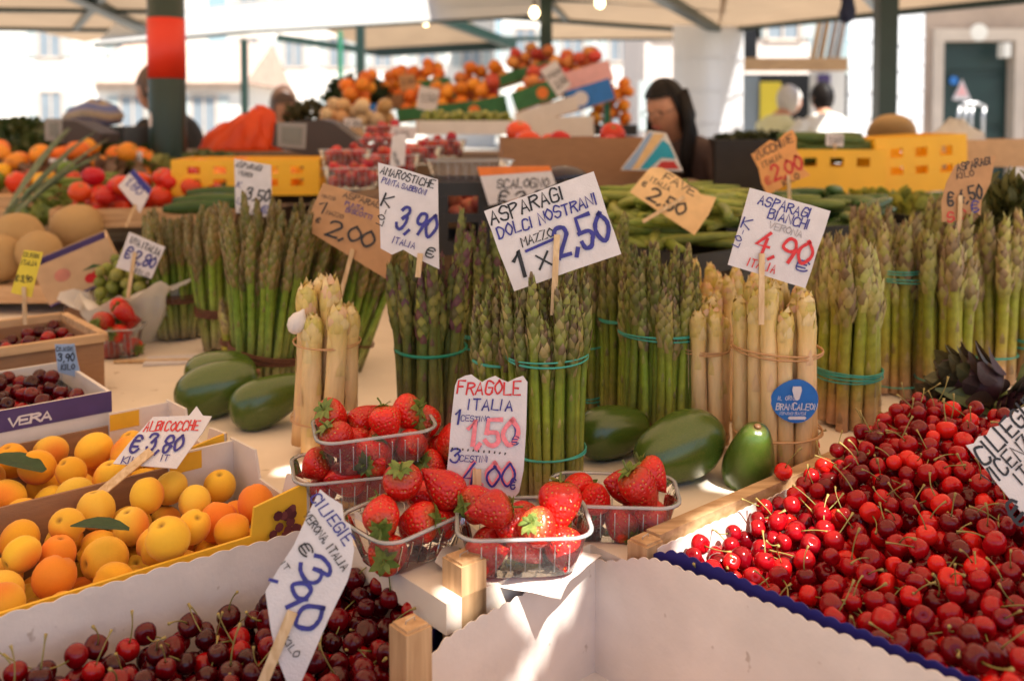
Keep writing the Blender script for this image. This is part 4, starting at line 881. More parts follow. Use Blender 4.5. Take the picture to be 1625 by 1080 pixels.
def slotted(mb, a, b, h, t, nslot, rows=((.62,.80),)):
    """crate wall from a to b (local), with a row of slots"""
    a, b = Vector(a), Vector(b); d = b - a; L = d.length; d /= L; nr = d.cross(Vector((0,0,1)))
    def bx(s0, s1, z0, z1): mb.prism([a + d*s0 + Vector((0,0,z0)), a + d*s1 + Vector((0,0,z0)), a + d*s1 + nr*t + Vector((0,0,z0)), a + d*s0 + nr*t + Vector((0,0,z0))], (0,0,z1-z0))
    z = 0
    for r0, r1 in rows:
        bx(0, L, z*h, r0*h); k = L/(nslot*2+1)
        for i in range(nslot+1): bx(2*i*k, (2*i+1)*k, r0*h+.0002, r1*h-.0002)
        z = r1
    bx(0, L, z*h, h)
def open_box(name, label, cat, mtx, lx, ly, h, mat='kraft', t=.005, inner=None, slots=0, rows=((.62,.80),), group=None):
    """open topped box centred on its footprint"""
    root = thing(name, label, cat, mtx=mtx, group=group); X, Y_ = lx/2, ly/2
    part('bottom', MB().box(-X, X, -Y_, Y_, 0, t), MT[inner or mat], root)
    for a, b in (((-X+t,-Y_,t),(X-t,-Y_,t)), ((X-t,Y_,t),(-X+t,Y_,t)), ((X,-Y_,t),(X,Y_,t)), ((-X,Y_,t),(-X,-Y_,t))):
        mb = MB(); a, b = Vector(a), Vector(b)
        if slots: slotted(mb, a, b, h-t, -t, max(2, int(slots*(b-a).length)), rows)
        else: nr = (b-a).normalized().cross(Vector((0,0,1))); mb.prism([a, b, b-nr*t, a-nr*t], (0,0,h-t))
        part('wall', mb, MT[mat], root)
    return root
def MX(p, rz=0, rx=0, ry=0): return Matrix.Translation(Vector(p)) @ Matrix.Rotation(rz, 4, 'Z') @ Matrix.Rotation(ry, 4, 'Y') @ Matrix.Rotation(rx, 4, 'X')
def step(label, x0, x1, y0, y1, z, name='display_step', mat='dark_wood'):
    r = thing(name, label, 'display stand', ((x0+x1)/2, (y0+y1)/2, 0)); n = max(1, int((y1-y0)/.14)); w_ = (y1-y0)/n
    for k in range(n): part('plank', MB().box(x0, x1, y0+k*w_+.002, y0+(k+1)*w_-.002, z-.025, z), MT[mat], r, world=True)
    part('front_board', MB().box(x0+.01, x1-.01, y0+.01, y0+.03, 0, z-.025), MT[mat], r, world=True)
    for x in (x0+.05, x1-.05): part('leg', MB().bar((x, y1-.05, 0), (x, y1-.05, z-.025), .05, .05), MT[mat], r, world=True)
step('dark wooden step behind the leaning asparagus under the melons and tomatoes', -2.3, -.45, 2.32, 2.95, T+.10)
step('dark wooden step under the trays of oranges and greens', -3.0, -.5, 2.97, 4.2, T+.17)
step('dark wooden step under the berry punnets and tomato carton', -.43, .62, 2.32, 3.25, T+.25)
step('dark wooden step under the broad beans and courgettes', .64, 2.0, 2.32, 2.85, T+.08)
step('dark wooden step under the yellow crates', .64, 2.6, 2.88, 4.0, T+.15)
step('dark wooden step under the fruit cartons', -1.6, .75, 4.2, 5.6, 1.18)
# --- left: purple carton with cherry baskets
m0 = MX(uv(.20, 1.45, T+.001), AU)
pc = open_box('purple_carton', 'purple printed carton with baskets of dark cherries behind the apricot trays', 'carton', m0, .46, .22, .072, 'white_card', .005, 'kraft')
for o in [c for c in pc.children if c.name.startswith('wall')][:2]: pass
part('printed_band', MB().box(-.23, .23, -.1112, -.1102, .044, .0725), MT['purple_print'], pc); q = MB(); writing(q, 'VERA', .10, .050, .010, Vector((0,-.1113,0)), Vector((1,0,0)), Vector((0,0,1)), Vector((0,-1,0)), .003, 1.1); part('lettering', q, MT['paper'], pc)
q = MB(); writing(q, 'ORTOFRUTTICOLA', -.07, .012, .010, Vector((0,-.1105,0)), Vector((1,0,0)), Vector((0,0,1)), Vector((0,-1,0)), .0012, .6); part('lettering', q, MT['ink_rose'], pc)
for i, y in enumerate((-.07, 0, .07)):
    bk = open_box('cherry_basket', ['clear basket of cherries along the printed side of the purple carton', 'clear basket of cherries in the middle of the purple carton', 'clear basket of cherries along the far side of the purple carton'][i], 'basket', m0 @ MX((0, y, .007)), .43, .063, .045, 'plastic', .0015)
def cherry_fill(label, mtx, bx, n, seed, fl):
    g = random.Random(seed); mb = MB()
    for x, y, z, r in drop_pile(n, (.0095,.0115), bx, lambda x, y: fl, None, 24, rng=g): mb.merge(g.choice(CHM['d'])[0], mtrs((x,y,z), aim((g.gauss(0,1), g.gauss(0,1), 1)), r))
    o = link('cherry_heap', mb.mesh('cherry_heap', MT['cherry'], True)); o.matrix_basis = mtx; tag(o, label, 'cherries', kind='stuff')
for i, y in enumerate((-.07, 0, .07)): cherry_fill(['dark cherries in the basket along the printed side of the purple carton', 'dark cherries in the middle basket of the purple carton', 'dark cherries in the far basket of the purple carton'][i], m0 @ MX((0, y, .009)), (-.12, .205, -.029, .029), 60, 50+i, .018)
m5 = MX(uv(.22, 1.70, T+.001), AU)
bt = open_box('cherry_tray', 'low dark tray with pale wooden rim holding dark cherries and the yellow price card', 'tray', m5, .56, .22, .088, 'kraft', .008)
for a, b in (((-.28,-.11,.094),(.28,-.11,.094)), ((-.28,.11,.094),(.28,.11,.094)), ((.28,-.11,.094),(.28,.11,.094))): part('rim_rail', MB().bar(a, b, .013, .013), MT['pine'], bt)
cherry_fill('dark cherries in the tray with the yellow price card', m5, (-.05,.268,-.098,.098), 130, 61, .055)
# tipped carton with cherry print
p = atY(140, 452, 1.98); m1 = MX(p, R(24), 0, R(-22))
tc_ = open_box('fruit_carton', 'tan carton with cherry print and dark purple lining tipped over on its side', 'carton', m1, .15, .15, .085, 'kraft_pale', .004, 'purple_print')
part('lining', MB().box(-.0705, .0705, .066, .0705, .005, .084), MT['purple_print'], tc_); part('lining', MB().box(-.0705, -.066, -.07, .066, .005, .084), MT['purple_print'], tc_)
q = MB(); 
for x, z, rr, c in ((.015,.022,.010,(.6,.03,.02)),(.030,.026,.008,(.55,.03,.02)),(-.03,.05,.013,(.6,.25,.18))): q.add([Vector((x, -.0757-rr*.01, z))] + [Vector((x+rr*1.2*math.cos(k*.52), -.0757-rr*.01, z+rr*math.sin(k*.52))) for k in range(12)], [(0, (k+1)%12+1, k+1) for k in range(12)], c)
q.add([(.005,-.0762,.042),(.03,-.0762,.046),(.045,-.0762,.036),(.025,-.0762,.040)], [(0,3,2,1)], (.03,.12,.04)); part('printed_fruit', q, MT['produce'], tc_)
part('support_block', MB().box(-.06,.06,-.05,.06,-.12,-.02), MT['kraft'], tc_)
for lab, px, py, Y, r in (('netted melon behind the tipped carton', 122, 362, 2.42, .066), ('netted melon resting on the step beside the tipped carton', 28, 378, 2.30, .064), ('smaller netted melon between the other melons', 62, 400, 2.2, .052), ('orange fleshed looking melon at the stack end', -2, 410, 2.2, .058)):
    single('melon', MEL[num(lab) % 2], None, lab, 'melon', mtx=mtrs(atY(px, py, Y), randrot(), r))
single('melon_crate_board', MB().box(-.45,.25,-.12,.22,-.04,0), MT['pine'], 'pale wooden board under the melons', 'board', mtx=MX(atY(60, 440, 2.28)))
# grapes in a white bag
GRP = [ball_mesh('grape', c, 'produce_gloss', 1.1, 0, i, c, 10, 8, 0) for i, c in enumerate([(.24,.26,.05),(.30,.30,.07),(.19,.22,.04)])]
p = at(215, 540, T); bgm = mtrs(p, None, 1.22)
bag = MB(); vs = []; n, m_ = 64, 14
for i in range(m_):
    t = i/(m_-1); rad = .072*math.sin(.45 + min(t,.75)*1.5) + .022*max(0, t-.7)/.3
    for k in range(n):
        a = 2*math.pi*k/n; f = 1 + (.03+.07*t)*math.sin(7*a + 3*t) + (.02+.07*t)*math.sin(12*a+1+4*t) + .05*t*math.sin(17*a); hi = .5 + .5*math.cos(a - .5)
        z = (.085 + .045*hi)*t**.9 - .02*max(0, t-.85)/.15*(.5+.5*math.sin(9*a)) + .008*math.sin(6*a+2)*t
        vs.append((rad*f*math.cos(a)*1.05 + .012*hi*t, rad*f*math.sin(a), z))
bag.add(vs, [(i*n+k, i*n+(k+1)%n, (i+1)*n+(k+1)%n, (i+1)*n+k) for i in range(m_-1) for k in range(n)] + [tuple(range(n))[::-1]])
single('plastic_bag', bag, MT['white_bag'], 'open crumpled white plastic bag filled with green grapes', 'bag', mtx=bgm, smooth=True)
fruit_pile('grape', GRP, 'green grape in the white plastic bag', 'grape', MX(p + Vector((-.012,-.004,.075))), (-.055,.055,-.055,.055), 60, (.0105,.0135), 71, heap=lambda x, y: .25*y)
single('leaflet', MB().box(-.06,.06,-.03,.03,0,.004), MT['paper'], 'small printed packet lying on the table near the lone strawberry punnet', 'packet', mtx=MX(at(285, 572, T+.001), .2))
single('stick', MB().bar((-.08,0,.003),(.08,.012,.003),.008,.005), MT['stick'], 'thin wooden stick with red tip lying on the table', 'stick', mtx=MX(at(250, 576, T+.001)))
# wire and second row on the left
tm = MX(atY(238, 352, 2.62), .25)
open_box('tomato_tray', 'shallow wooden tray of red tomatoes behind the thin asparagus', 'tray', tm, .46, .26, .05, 'pine', .006); fruit_pile('tomato', TOM, 'red tomato in the tray behind the thin asparagus', 'tomato', tm, (-.21,.21,-.12,.12), 34, (.026,.034), 81, lambda x, y: .008)
om = MX(atY(125, 300, 3.25), .3)
open_box('orange_tray', 'shallow tray of oranges behind the tomatoes', 'tray', om, .62, .30, .05, 'pine', .006); fruit_pile('orange', ORG, 'orange in the tray behind the tomatoes', 'orange', om, (-.29,.29,-.14,.14), 34, (.034,.040), 82, lambda x, y: .008)
def pod(L, r, bend, c0, c1, n=7, k=8, taper=.8):
    pts = []; rs = []; cs = []
    for i in range(k):
        t = i/(k-1); pts.append(((t-.5)*L, bend*(4*t*(1-t)-.5), 0)); rs.append(r*(.25+.75*math.sin(math.pi*min(1, max(0, t*.94+.03)))**.5) if taper else r); cs.append(lerp(c0, c1, t))
    return MB().tube(pts, rs, n, cs)
def scatter(name, meshes, label, cat, mtx, bx, n, z, rr=.01, layers=3, seed=1, yaw=(0,6.3), scale=(.85,1.15)):
    g = random.Random(seed)
    for k in range(n):
        l = k*layers//n; x, y = g.uniform(bx[0], bx[1]), g.uniform(bx[2], bx[3])
        single(name, g.choice(meshes), None, label, cat, mtx=mtx @ mtrs((x, y, z(x, y) + l*rr*1.5), Quaternion((0,0,1), g.uniform(*yaw)) @ Quaternion((0,1,0), g.uniform(-.15,.15)), g.uniform(*scale)), group=label)
BEAN = [pod(.11, .0045, b, (.16,.26,.05), (.24,.32,.08), 5, 5).mesh('green_bean', MT['produce'], True) for b in (.01, -.012, .004)]
scatter('green_bean', BEAN, 'green bean in the loose heap between oranges and tomatoes', 'green bean', MX(atY(150, 325, 2.9)), (-.17,.17,-.12,.12), 110, lambda x, y: .06*(1-(x/.2)**2)*(1-(y/.2)**2), .006, 5, 4)
single('bean_tray', MB().box(-.22,.22,-.16,.16,-.10,-.002), MT['pine'], 'wooden tray under the green beans', 'tray', mtx=MX(atY(150, 325, 2.9)))
ZUC = [pod(.19, .019, b, (.035,.075,.02), (.05,.10,.025), 10, 9).mesh('courgette', MT['produce_gloss'], True) for b in (.006, -.01)]
for i, (px, py, Y, a) in enumerate(((335,318,2.45,.5),(355,306,2.55,.3),(318,328,2.42,.7))): single('courgette', ZUC[i%2], None, ['dark courgette beside the tomatoes, lowest of three', 'dark courgette beside the tomatoes, topmost of three', 'dark courgette beside the tomatoes, touching the asparagus tips'][i], 'courgette', mtx=MX(atY(px, py, Y), a))
LEEK = MB()
for i in range(7): LEEK.merge(leaf_mb(.34, .014, lerp((.10,.16,.10), (.22,.26,.16), random.random()), .4, .1), MX((rnd(-.03,.03), 0, rnd(0,.02)), rnd(-.25,.25), rnd(.5,.9)))
single('leek', LEEK, MT['leaf'], 'grey green leek leaves fanning up behind the melons', 'leek', mtx=MX(atY(15, 345, 2.55), -.5))
def foliage(name, label, cat, p, rx, ry, rz, n, L, cols, seed=1, kind='stuff', wid=.3):
    g = random.Random(seed); mb = MB()
    for _ in range(n):
        d = Vector((g.gauss(0,1), g.gauss(0,1), abs(g.gauss(0,1)))).normalized(); q = g.uniform(.6,1)
        c = lerp(cols[0], cols[1], g.random()); mb.merge(leaf_mb(L*g.uniform(.6,1.2), L*wid, c, .3, .3), mtrs((d.x*rx*q, d.y*ry*q, d.z*rz*q), aim(d + Vector((g.gauss(0,.5), g.gauss(0,.5), .4)), g.uniform(0,6)) @ Quaternion((1,0,0), -1.2)))
    o = link(name, mb.mesh(name, MT['leaf'])); o.matrix_basis = MX(p); tag(o, label, cat, kind=kind); return o
foliage('leafy_greens', 'heap of dark leafy greens behind the oranges', 'greens', atY(40, 262, 3.5), .55, .3, .14, 420, .09, ((.03,.06,.015),(.13,.15,.05)), 3)
foliage('salad_heap', 'heap of pale brown green salad leaves by the green pole', 'salad', atY(95, 268, 3.2), .35, .22, .06, 200, .06, ((.12,.06,.04),(.30,.20,.14)), 5)
foliage('parsley_heap', 'dark parsley heap in front of the far orange stack', 'parsley', atY(565, 165, 4.9), .20, .15, .17, 420, .05, ((.012,.03,.01),(.04,.07,.02)), 6)
foliage('herb_heap', 'dark herbs piled beside the man with brown hair', 'herbs', atY(500, 190, 4.6), .18, .15, .12, 200, .05, ((.03,.035,.012),(.12,.10,.04)), 7)
foliage('wild_greens', 'bunched wild greens at the row end beside the curled brown sign', 'greens', atY(1602, 365, 1.72), .07, .07, .12, 330, .045, ((.05,.065,.015),(.19,.17,.05)), 8, wid=.16)
# yellow crates
YC = 'yellow_plastic'
open_box('yellow_crate', 'yellow plastic crate behind the thin asparagus and the three fifty sign', 'crate', MX(atY(402, 305, 2.75), .12), .40, .27, .10, YC, .008, slots=14, rows=((.2,.42),(.58,.8)))
single('courgette', ZUC[0], None, 'green courgette in the yellow crate by the scale', 'courgette', mtx=MX(atY(400, 296, 2.72), .2))
fruit_pile('orange', ORG, 'orange in the yellow crate behind the thin asparagus', 'orange', MX(atY(400, 303, 2.78), .12), (-.19,.15,-.12,.12), 10, (.033,.037), 99)
open_box('yellow_crate', 'lower yellow plastic crate full of cucumbers behind the courgettes', 'crate', MX(atY(1310, 302, 3.05), -.05), .30, .24, .135, YC, .008, slots=12, rows=((.58,.80),))
open_box('yellow_crate', 'tall yellow plastic crate tilted beside the cucumber crate', 'crate', MX(atY(1432, 300, 3.1), .08, 0, R(-3)), .30, .26, .175, YC, .008, slots=12, rows=((.30,.45),(.62,.80)))
scatter('cucumber', [pod(.24, .021, b, (.06,.11,.03), (.10,.15,.04), 9, 8).mesh('cucumber', MT['produce'], True) for b in (.006,-.01)], 'green cucumber in the lower yellow crate', 'cucumber', MX(atY(1310, 250, 3.05)), (-.04,.04,-.07,.07), 9, lambda x, y: .0, .02, 3, 6, (-.15,.15))
single('melon', MEL[0], None, 'brown loaf shaped melon standing in for cloth behind the tall yellow crate', 'melon', mtx=mtrs(atY(1415, 212, 3.6), randrot(), (.125,.09,.055)))  # flattened melon mesh stands in for a brown cloth
# broad beans in a black crate, corner towards us
c = at(1100, 405, T+.20); cm = Matrix.Translation(c - Vector((0,0,.2)) + UD*.19 + VD*.22) @ Matrix.Rotation(AU, 4, 'Z')
open_box('black_crate', 'black plastic crate heaped with broad bean pods', 'crate', cm @ MX((0,0,.04)), .38, .44, .16, 'black_plastic', .006, slots=8, rows=((.2,.4),(.55,.75)))
FAV = [pod(rnd(.16,.21), .0112, b, c0, c1, 7, 9).mesh('bean_pod', MT['produce'], True) for b, c0, c1 in ((.02,(.20,.25,.04),(.28,.31,.06)),(-.025,(.15,.21,.035),(.22,.26,.05)),(.008,(.28,.30,.06),(.20,.24,.05)),(.03,(.22,.27,.05),(.34,.33,.08)))]
scatter('bean_pod', FAV, 'broad bean pod in the black crate under the FAVE sign', 'broad bean', cm, (-.15,.15,-.17,.17), 130, lambda x, y: .190 + .055*(1-(x/.2)**2)*(1-(y/.24)**2) + .10*max(0, x+y)*.6, .0095, 5, 9, (-.9, 1.3))
open_box('black_crate', 'black plastic crate of shallots behind the purple green asparagus', 'crate', MX(atY(775, 392, 2.12), .1), .33, .26, .155, 'black_plastic', .008, slots=9, rows=((.15,.42),(.55,.80)))
fruit_pile('shallot', [ball_mesh('shallot', (.40,.09,.06), seed=3), ball_mesh('shallot', (.50,.14,.08), seed=4)], 'reddish shallot in the black crate behind the asparagus', 'shallot', MX(atY(775, 392, 2.12), .1), (-.15,.15,-.12,.12), 36, (.018,.024), 17, lambda x, y: .07)
single('aubergine', pod(.15, .028, .01, (.02,.01,.03), (.02,.012,.02), 10, 9), MT['produce_gloss'], 'dark aubergine lying at the edge of the shallot crate', 'aubergine', mtx=MX(atY(893, 283, 2.1), .9), smooth=True)
# courgettes
YZ = pod(.16, .016, .01, (.08,.13,.03), (.62,.36,.03), 9, 8).mesh('courgette', MT['produce'], True); GZ = pod(.18, .017, -.01, (.05,.10,.02), (.16,.20,.05), 9, 8).mesh('courgette', MT['produce'], True)
zm = MX(atY(1275, 345, 2.1), .2)
open_box('courgette_tray', 'dark tray of courgettes with yellow flowers under the orange card', 'tray', zm @ MX((0,0,-.08)), .52, .34, .08, 'black_plastic', .006)
scatter('courgette', [YZ, GZ, GZ, ZUC[0]], 'courgette in the tray under the orange ZUCCHINE card', 'courgette', zm, (-.2,.2,-.12,.13), 50, lambda x, y: .0 + y*.15, .012, 3, 12, (-.7,.9), (.6,.85))
foliage('flower_heap', 'yellow green courgette flowers between courgettes and yellow crate', 'flowers', atY(1415, 325, 2.3), .18, .1, .05, 160, .05, ((.10,.16,.03),(.40,.36,.05)), 14)
# berries and cartons in the middle
def spunnet(px, py, Y, yaw, lab, sb, seed, w=.15, nb=16):
    z = atY(px, py, Y).z
    r_ = punnet(lab, px, py, z, yaw, w, .11, .055, nb, sblabel=sb, Y=Y, seed=seed, rr=(.014,.018), heap=.02, berries=False); m = r_.matrix_basis; p_ = atY(px, py, Y); m.translation = p_; r_.matrix_basis = m
    fruit_pile('berry', BER, sb, 'berry', m, (-w/2+.01, w/2-.01, -.045, .045), nb, (.013,.017), seed, lambda x, y: .004)
BER = [ball_mesh('berry', c, 'produce_gloss', 1.1, .04, i, (.1,.15,.04), 10, 8) for i, c in enumerate([(.50,.03,.025),(.58,.06,.04),(.40,.02,.025)])]
for i, (px, py, Y, a) in enumerate(((560,300,2.42,.15),(622,278,2.55,.1),(548,268,2.75,.2),(660,262,2.8,.2),(600,246,3.0,.1),(700,250,2.95,.2),(610,226,3.2,.1))):
    spunnet(px, py, Y, a, 'clear punnet of red berries behind the purple green asparagus, ' + ['touching the brown sign','below the white clip card','beside the scale foot','next to the empty punnet','in the middle of the rows','before the grape tray','topmost of the rows'][i], 'red berry in the clear punnets behind the asparagus', 200+i)
ep = punnet('empty clear plastic punnet standing on the black crate', 745, 285, T+.3, .28, .19, .13, .05, Y=2.22, berries=False); mm_ = ep.matrix_basis; mm_.translation = atY(745, 288, 2.22); ep.matrix_basis = mm_
single('support_block', MB().box(-.10,.10,-.06,.08,-.06,-.001), MT['kraft'], 'brown carton under the empty clear punnet', 'carton', mtx=MX(atY(745, 288, 2.22), .28))
sign('small white clip card among the berry punnets', [(622,215),(645,212),(642,262),(618,268)], 2.35, [('AMARO',.1,.5,.12,'ink_black',.5,-1.4)])
sign('pinkish card lying over the berry punnets', [(622,200),(662,203),(658,222),(615,220)], 3.0, [('2,00',.2,.75,.4,'ink_black',.6)], 'paper')
gm = MX(atY(738, 213, 3.55), .15); open_box('grape_tray', 'white tray of green grapes behind the berry punnets', 'tray', gm, .36, .22, .05, 'white_card', .005); fruit_pile('grape', GRP, 'green grape in the white tray', 'grape', gm, (-.17,.17,-.10,.10), 140, (.011,.014), 33, lambda x, y: .03)
k_ = MX(atY(905, 292, 2.72), .05); tk = open_box('tomato_carton', 'brown cardboard carton holding large ribbed tomatoes', 'carton', k_, .40, .30, .135, 'kraft', .006)
fruit_pile('tomato', TOM, 'large ribbed tomato in the brown carton', 'tomato', k_, (-.19,.19,-.14,.14), 22, (.034,.042), 35, lambda x, y: .008)
q = MB(); o3 = [atY(x, y, 2.40) for x, y in ((985,270),(1010,238),(1030,208),(1058,212),(1084,272))]; q.prism(o3, (.015,.11,.0)); lid = thing('printed_carton', 'white and blue printed carton tipped against the tomato carton', 'carton', (o3[0]+o3[4])/2); part('panel', q, MT['white_card'], lid, world=True)
for mt, pp_ in (('blue_card', ((987,268),(1012,237),(1030,210),(1036,211),(1010,258),(1000,269))), ('teal_print', ((1016,268),(1052,222),(1062,230),(1072,252),(1050,250),(1030,268))), ('peach_card', ((1003,268),(1038,212),(1055,213),(1048,222),(1013,268))), ('red_print', ((1040,268),(1050,256),(1070,256),(1078,268)))):
    part('print', MB().add([atY(x, y, 2.398) for x, y in pp_], [tuple(range(len(pp_)))]), MT[mt], lid, world=True)
# far cartons of fruit, stepped up
def carton(label, px, py, Y, wpx, hpx, roll, mat, depth=.28, face=None, emblem=None, fruit=None, n=0, fl=''):
    s = F/Y; w_, h_ = wpx/s, hpx/s; m = MX(atY(px, py, Y)) @ Matrix.Rotation(-R(roll), 4, 'Y')
    r = open_box('fruit_carton', label, 'carton', m @ MX((0, depth/2, -h_/2)), w_, depth, h_, mat, .006, 'kraft')
    if emblem:
        q = MB(); q.add([Vector((emblem[0]*w_, -depth/2-.001, h_/2))] + [Vector((emblem[0]*w_ + emblem[1]*math.cos(k*.52), -depth/2-.001, h_/2 + emblem[1]*math.sin(k*.52))) for k in range(12)], [(0, (k+1)%12+1, k+1) for k in range(12)]); part('printed_emblem', q, MT[emblem[2]], r)
    if fruit: fruit_pile(fl.split()[-1] if False else fruit[1], fruit[0], fl, fruit[1], m @ MX((0, depth/2, -h_/2)), (-w_/2+.01, w_/2-.01, -depth/2+.01, depth/2-.01), n, (.034,.040), num(label) % 99, lambda x, y: h_*.45)
    return r
carton('bright blue carton with white round badge beside the green post', 937, 152, 4.55, 72, 36, 17, 'blue_print', emblem=(-.22,.036,'paper'))
carton('pale pink carton of red peaches at the top of the stack', 915, 128, 4.95, 115, 34, 17, 'pink_print', .34, fruit=(PEA,'peach'), n=26, fl='red peach in the pale pink carton at the top')
carton('dark green carton with orange fruit emblem in the stack', 848, 152, 4.6, 68, 32, 19, 'green_print', emblem=(.2,.03,'orange_print'), fruit=(PEA,'peach'), n=8, fl='peach in the dark green emblem carton')
carton('white carton with small print under the green emblem carton', 868, 178, 4.5, 100, 26, 17, 'white_card')
carton('large plain white carton at the bottom of the stack', 880, 205, 4.35, 125, 38, 2, 'white_card')
carton('green carton of peaches beside the grape tray', 772, 172, 4.75, 66, 30, 12, 'green_print', emblem=(-.3,.03,'orange_print'), fruit=(PEA[1:]+ORG,'peach'), n=12, fl='orange yellow peach in the green carton')
carton('brown carton of oranges in the lower stack row', 690, 178, 4.8, 120, 22, 6, 'green_print', .3, fruit=(ORG,'orange'), n=22, fl='orange in the lower stack row')
carton('carton of oranges beside the parsley heap', 600, 165, 4.9, 95, 20, 8, 'kraft', .3, fruit=(ORG,'orange'), n=18, fl='orange in the carton beside the parsley')
carton('carton of oranges behind the white note card', 665, 140, 5.25, 95, 20, 10, 'green_print', .3, fruit=(ORG,'orange'), n=18, fl='orange in the carton behind the note card')
carton('carton of apricot coloured fruit with green end near the top', 765, 138, 5.3, 110, 18, 16, 'green_print', .3, fruit=(PEA[1:]+ORG,'peach'), n=18, fl='apricot coloured peach near the top of the stack')
carton('carton of red peaches near the far lamp post', 850, 112, 5.4, 90, 20, 16, 'green_print', .3, fruit=(PEA,'peach'), n=20, fl='red peach in the carton near the far post')
carton('carton of oranges behind the scale', 560, 178, 4.4, 70, 22, 4, 'blue_print', .25, fruit=(ORG,'orange'), n=10, fl='orange in the blue carton behind the scale')
sign('white note card standing among the far oranges', [(666,136),(698,142),(692,178),(660,172)], 4.5, [('1,50',.15,.6,.3,'ink_black',.6)])
sign('brown red card standing in the far oranges', [(632,120),(658,118),(660,142),(636,145)], 4.9, [('2,00',.1,.6,.3,'ink_black',.6)], 'tan_card')
sign('white tilted card with writing before the red peaches', [(857,112),(882,95),(906,135),(886,155)], 4.4, [('PESCHE',.1,.4,.16,'ink_black',.6),('2,50',.2,.75,.25,'ink_black',.6)])
nm_ = MX(atY(968, 215, 5.3)); fruit_pile('orange', ORG, 'orange in the crate behind the green post', 'orange', nm_, (-.13,.13,-.1,.1), 26, (.034,.038), 44); open_box('orange_crate', 'dark crate of oranges behind the green post', 'crate', nm_, .28, .24, .06, 'black_plastic', .006)
single('black_box', MB().box(-.2,.2,-.15,.15,-.3,0).box(-.19,.19,-.14,.14,0,.004), MT['black_plastic'], 'black crate beside the woman with long hair', 'crate', mtx=MX(atY(1200, 222, 3.9)))
foliage('herb_bunch', 'dark green herbs in the black crate beside the woman', 'herbs', atY(1200, 222, 3.9), .2, .12, .05, 140, .05, ((.015,.03,.01),(.06,.07,.02)), 19)
bxm = MX(atY(1560, 262, 3.3), -.2); open_box('cardboard_tray', 'tan cardboard tray with raised corner beside the tall yellow crate', 'tray', bxm, .42, .28, .09, 'kraft_pale', .006); 
bag = MB().lathe([(.02,0),(.08,.01),(.10,.05),(.085,.09),(.05,.11),(.02,.14)], 18, None, None, lambda a, i, p: p*(1+.10*math.sin(5*a+i))); single('white_bag', bag, MT['white_bag'], 'small white bag in the tan cardboard tray', 'bag', mtx=MX(atY(1515, 255, 3.35)), smooth=True)
# artichokes
def artichoke(label, p, d, sc_, seed):
    g = random.Random(seed); rot = aim(d, g.uniform(0,6)); r = thing('artichoke', label, 'artichoke', mtx=mtrs(p, rot, sc_))
    core = MB().lathe([(.004,0),(.026,.006),(.030,.025),(.024,.05),(.010,.07)], 14, (.05,.02,.03)); part('heart', core, MT['produce'], r, True); ang = 0
    for k in range(34):
        s = k/33; ang += 2.4; z = .004 + s*.045; rad = .030*(1-.55*s); ln = .040*(1-.2*s)
        lf = leaf_mb(ln, .013, lerp((.10,.10,.04), (.055,.018,.035), g.random()*.6+.4*(1-s)), .25, .25); o = link('bract', lf.mesh('bract', MT['produce']), r, Matrix.Rotation(ang, 4, 'Z') @ Matrix.Translation((rad,0,z)) @ Matrix.Rotation(R(-90), 4, 'Z') @ Matrix.Rotation(R(66+16*s), 4, 'X'))
    part('stem', MB().tube([(0,0,.004),(.004,0,-.03),(.012,.004,-.07),(.02,.01,-.11)], [.009,.008,.0085,.008], 8, [(.22,.27,.09)]*4), MT['produce'], r, True)
    for k in range(3): link('leaf', leaf_mb(.085, .016, (.13,.17,.07), .3, .6).mesh('leaf', MT['leaf']), r, Matrix.Rotation(2.1*k, 4, 'Z') @ Matrix.Translation((.006,0,-.03)) @ Matrix.Rotation(.5, 4, 'X'))
artichoke('upper purple artichoke lying behind the cherries, stem to the side', at(1585, 625, T+.075), (-.8,.25,.35), 1.15, 1)
artichoke('lower purple artichoke touching the cherry heap', at(1560, 650, T+.045), (-.9,.1,.1), 1.15, 2)
artichoke('small dark artichoke beside the Vicenza sign', at(1600, 655, T+.06), (.2,-.75,.3), .9, 3)
# electronic scales
def scale_(label, Y, poly, disp, foot, depth=.16):
    P_ = [atY(x, y, Y) for x, y in poly]; r = thing('scale', label, 'scale', atY(foot[0], foot[2], Y))
    part('housing', MB().prism(P_, (0, depth, 0)), MT['scale_body'], r, world=True)
    part('display', MB().add([atY(x, y, Y-.004) for x, y in disp], [(0,1,2,3)]), MT['screen'], r, world=True)
    e = .006; part('display_frame', MB().add([atY(x, y, Y-.002) for x, y in ((disp[0][0]-7, disp[0][1]+7), (disp[1][0]+7, disp[1][1]+7), (disp[2][0]+7, disp[2][1]-7), (disp[3][0]-7, disp[3][1]-7))], [(0,1,2,3)]), MT['grey_plastic'], r, world=True)
    part('post', MB().bar(atY(foot[0], foot[1], Y+depth/2), atY(foot[0], foot[2], Y+depth/2), .05, .04), MT['grey_plastic'], r, world=True)
    part('base', MB().box(-.16,.16,-.12,.12,0,.03, None, MX(atY(foot[0], foot[2], Y+depth/2))), MT['scale_body'], r, world=True)
scale_('dark brown electronic scale with grey display behind the yellow crate', 2.95, ((432,232),(500,250),(585,259),(593,247),(560,218),(528,194),(505,189),(436,196)), ((447,226),(478,230),(480,203),(447,201)), (520, 250, 318))
scale_('dark scale with pale display beside the red banded pole', 3.3, ((72,222),(110,230),(158,228),(160,212),(120,192),(82,190)), ((78,216),(92,218),(92,195),(78,195)), (115, 225, 300))
bgp = MB(); n, m_ = 60, 16; vs = []
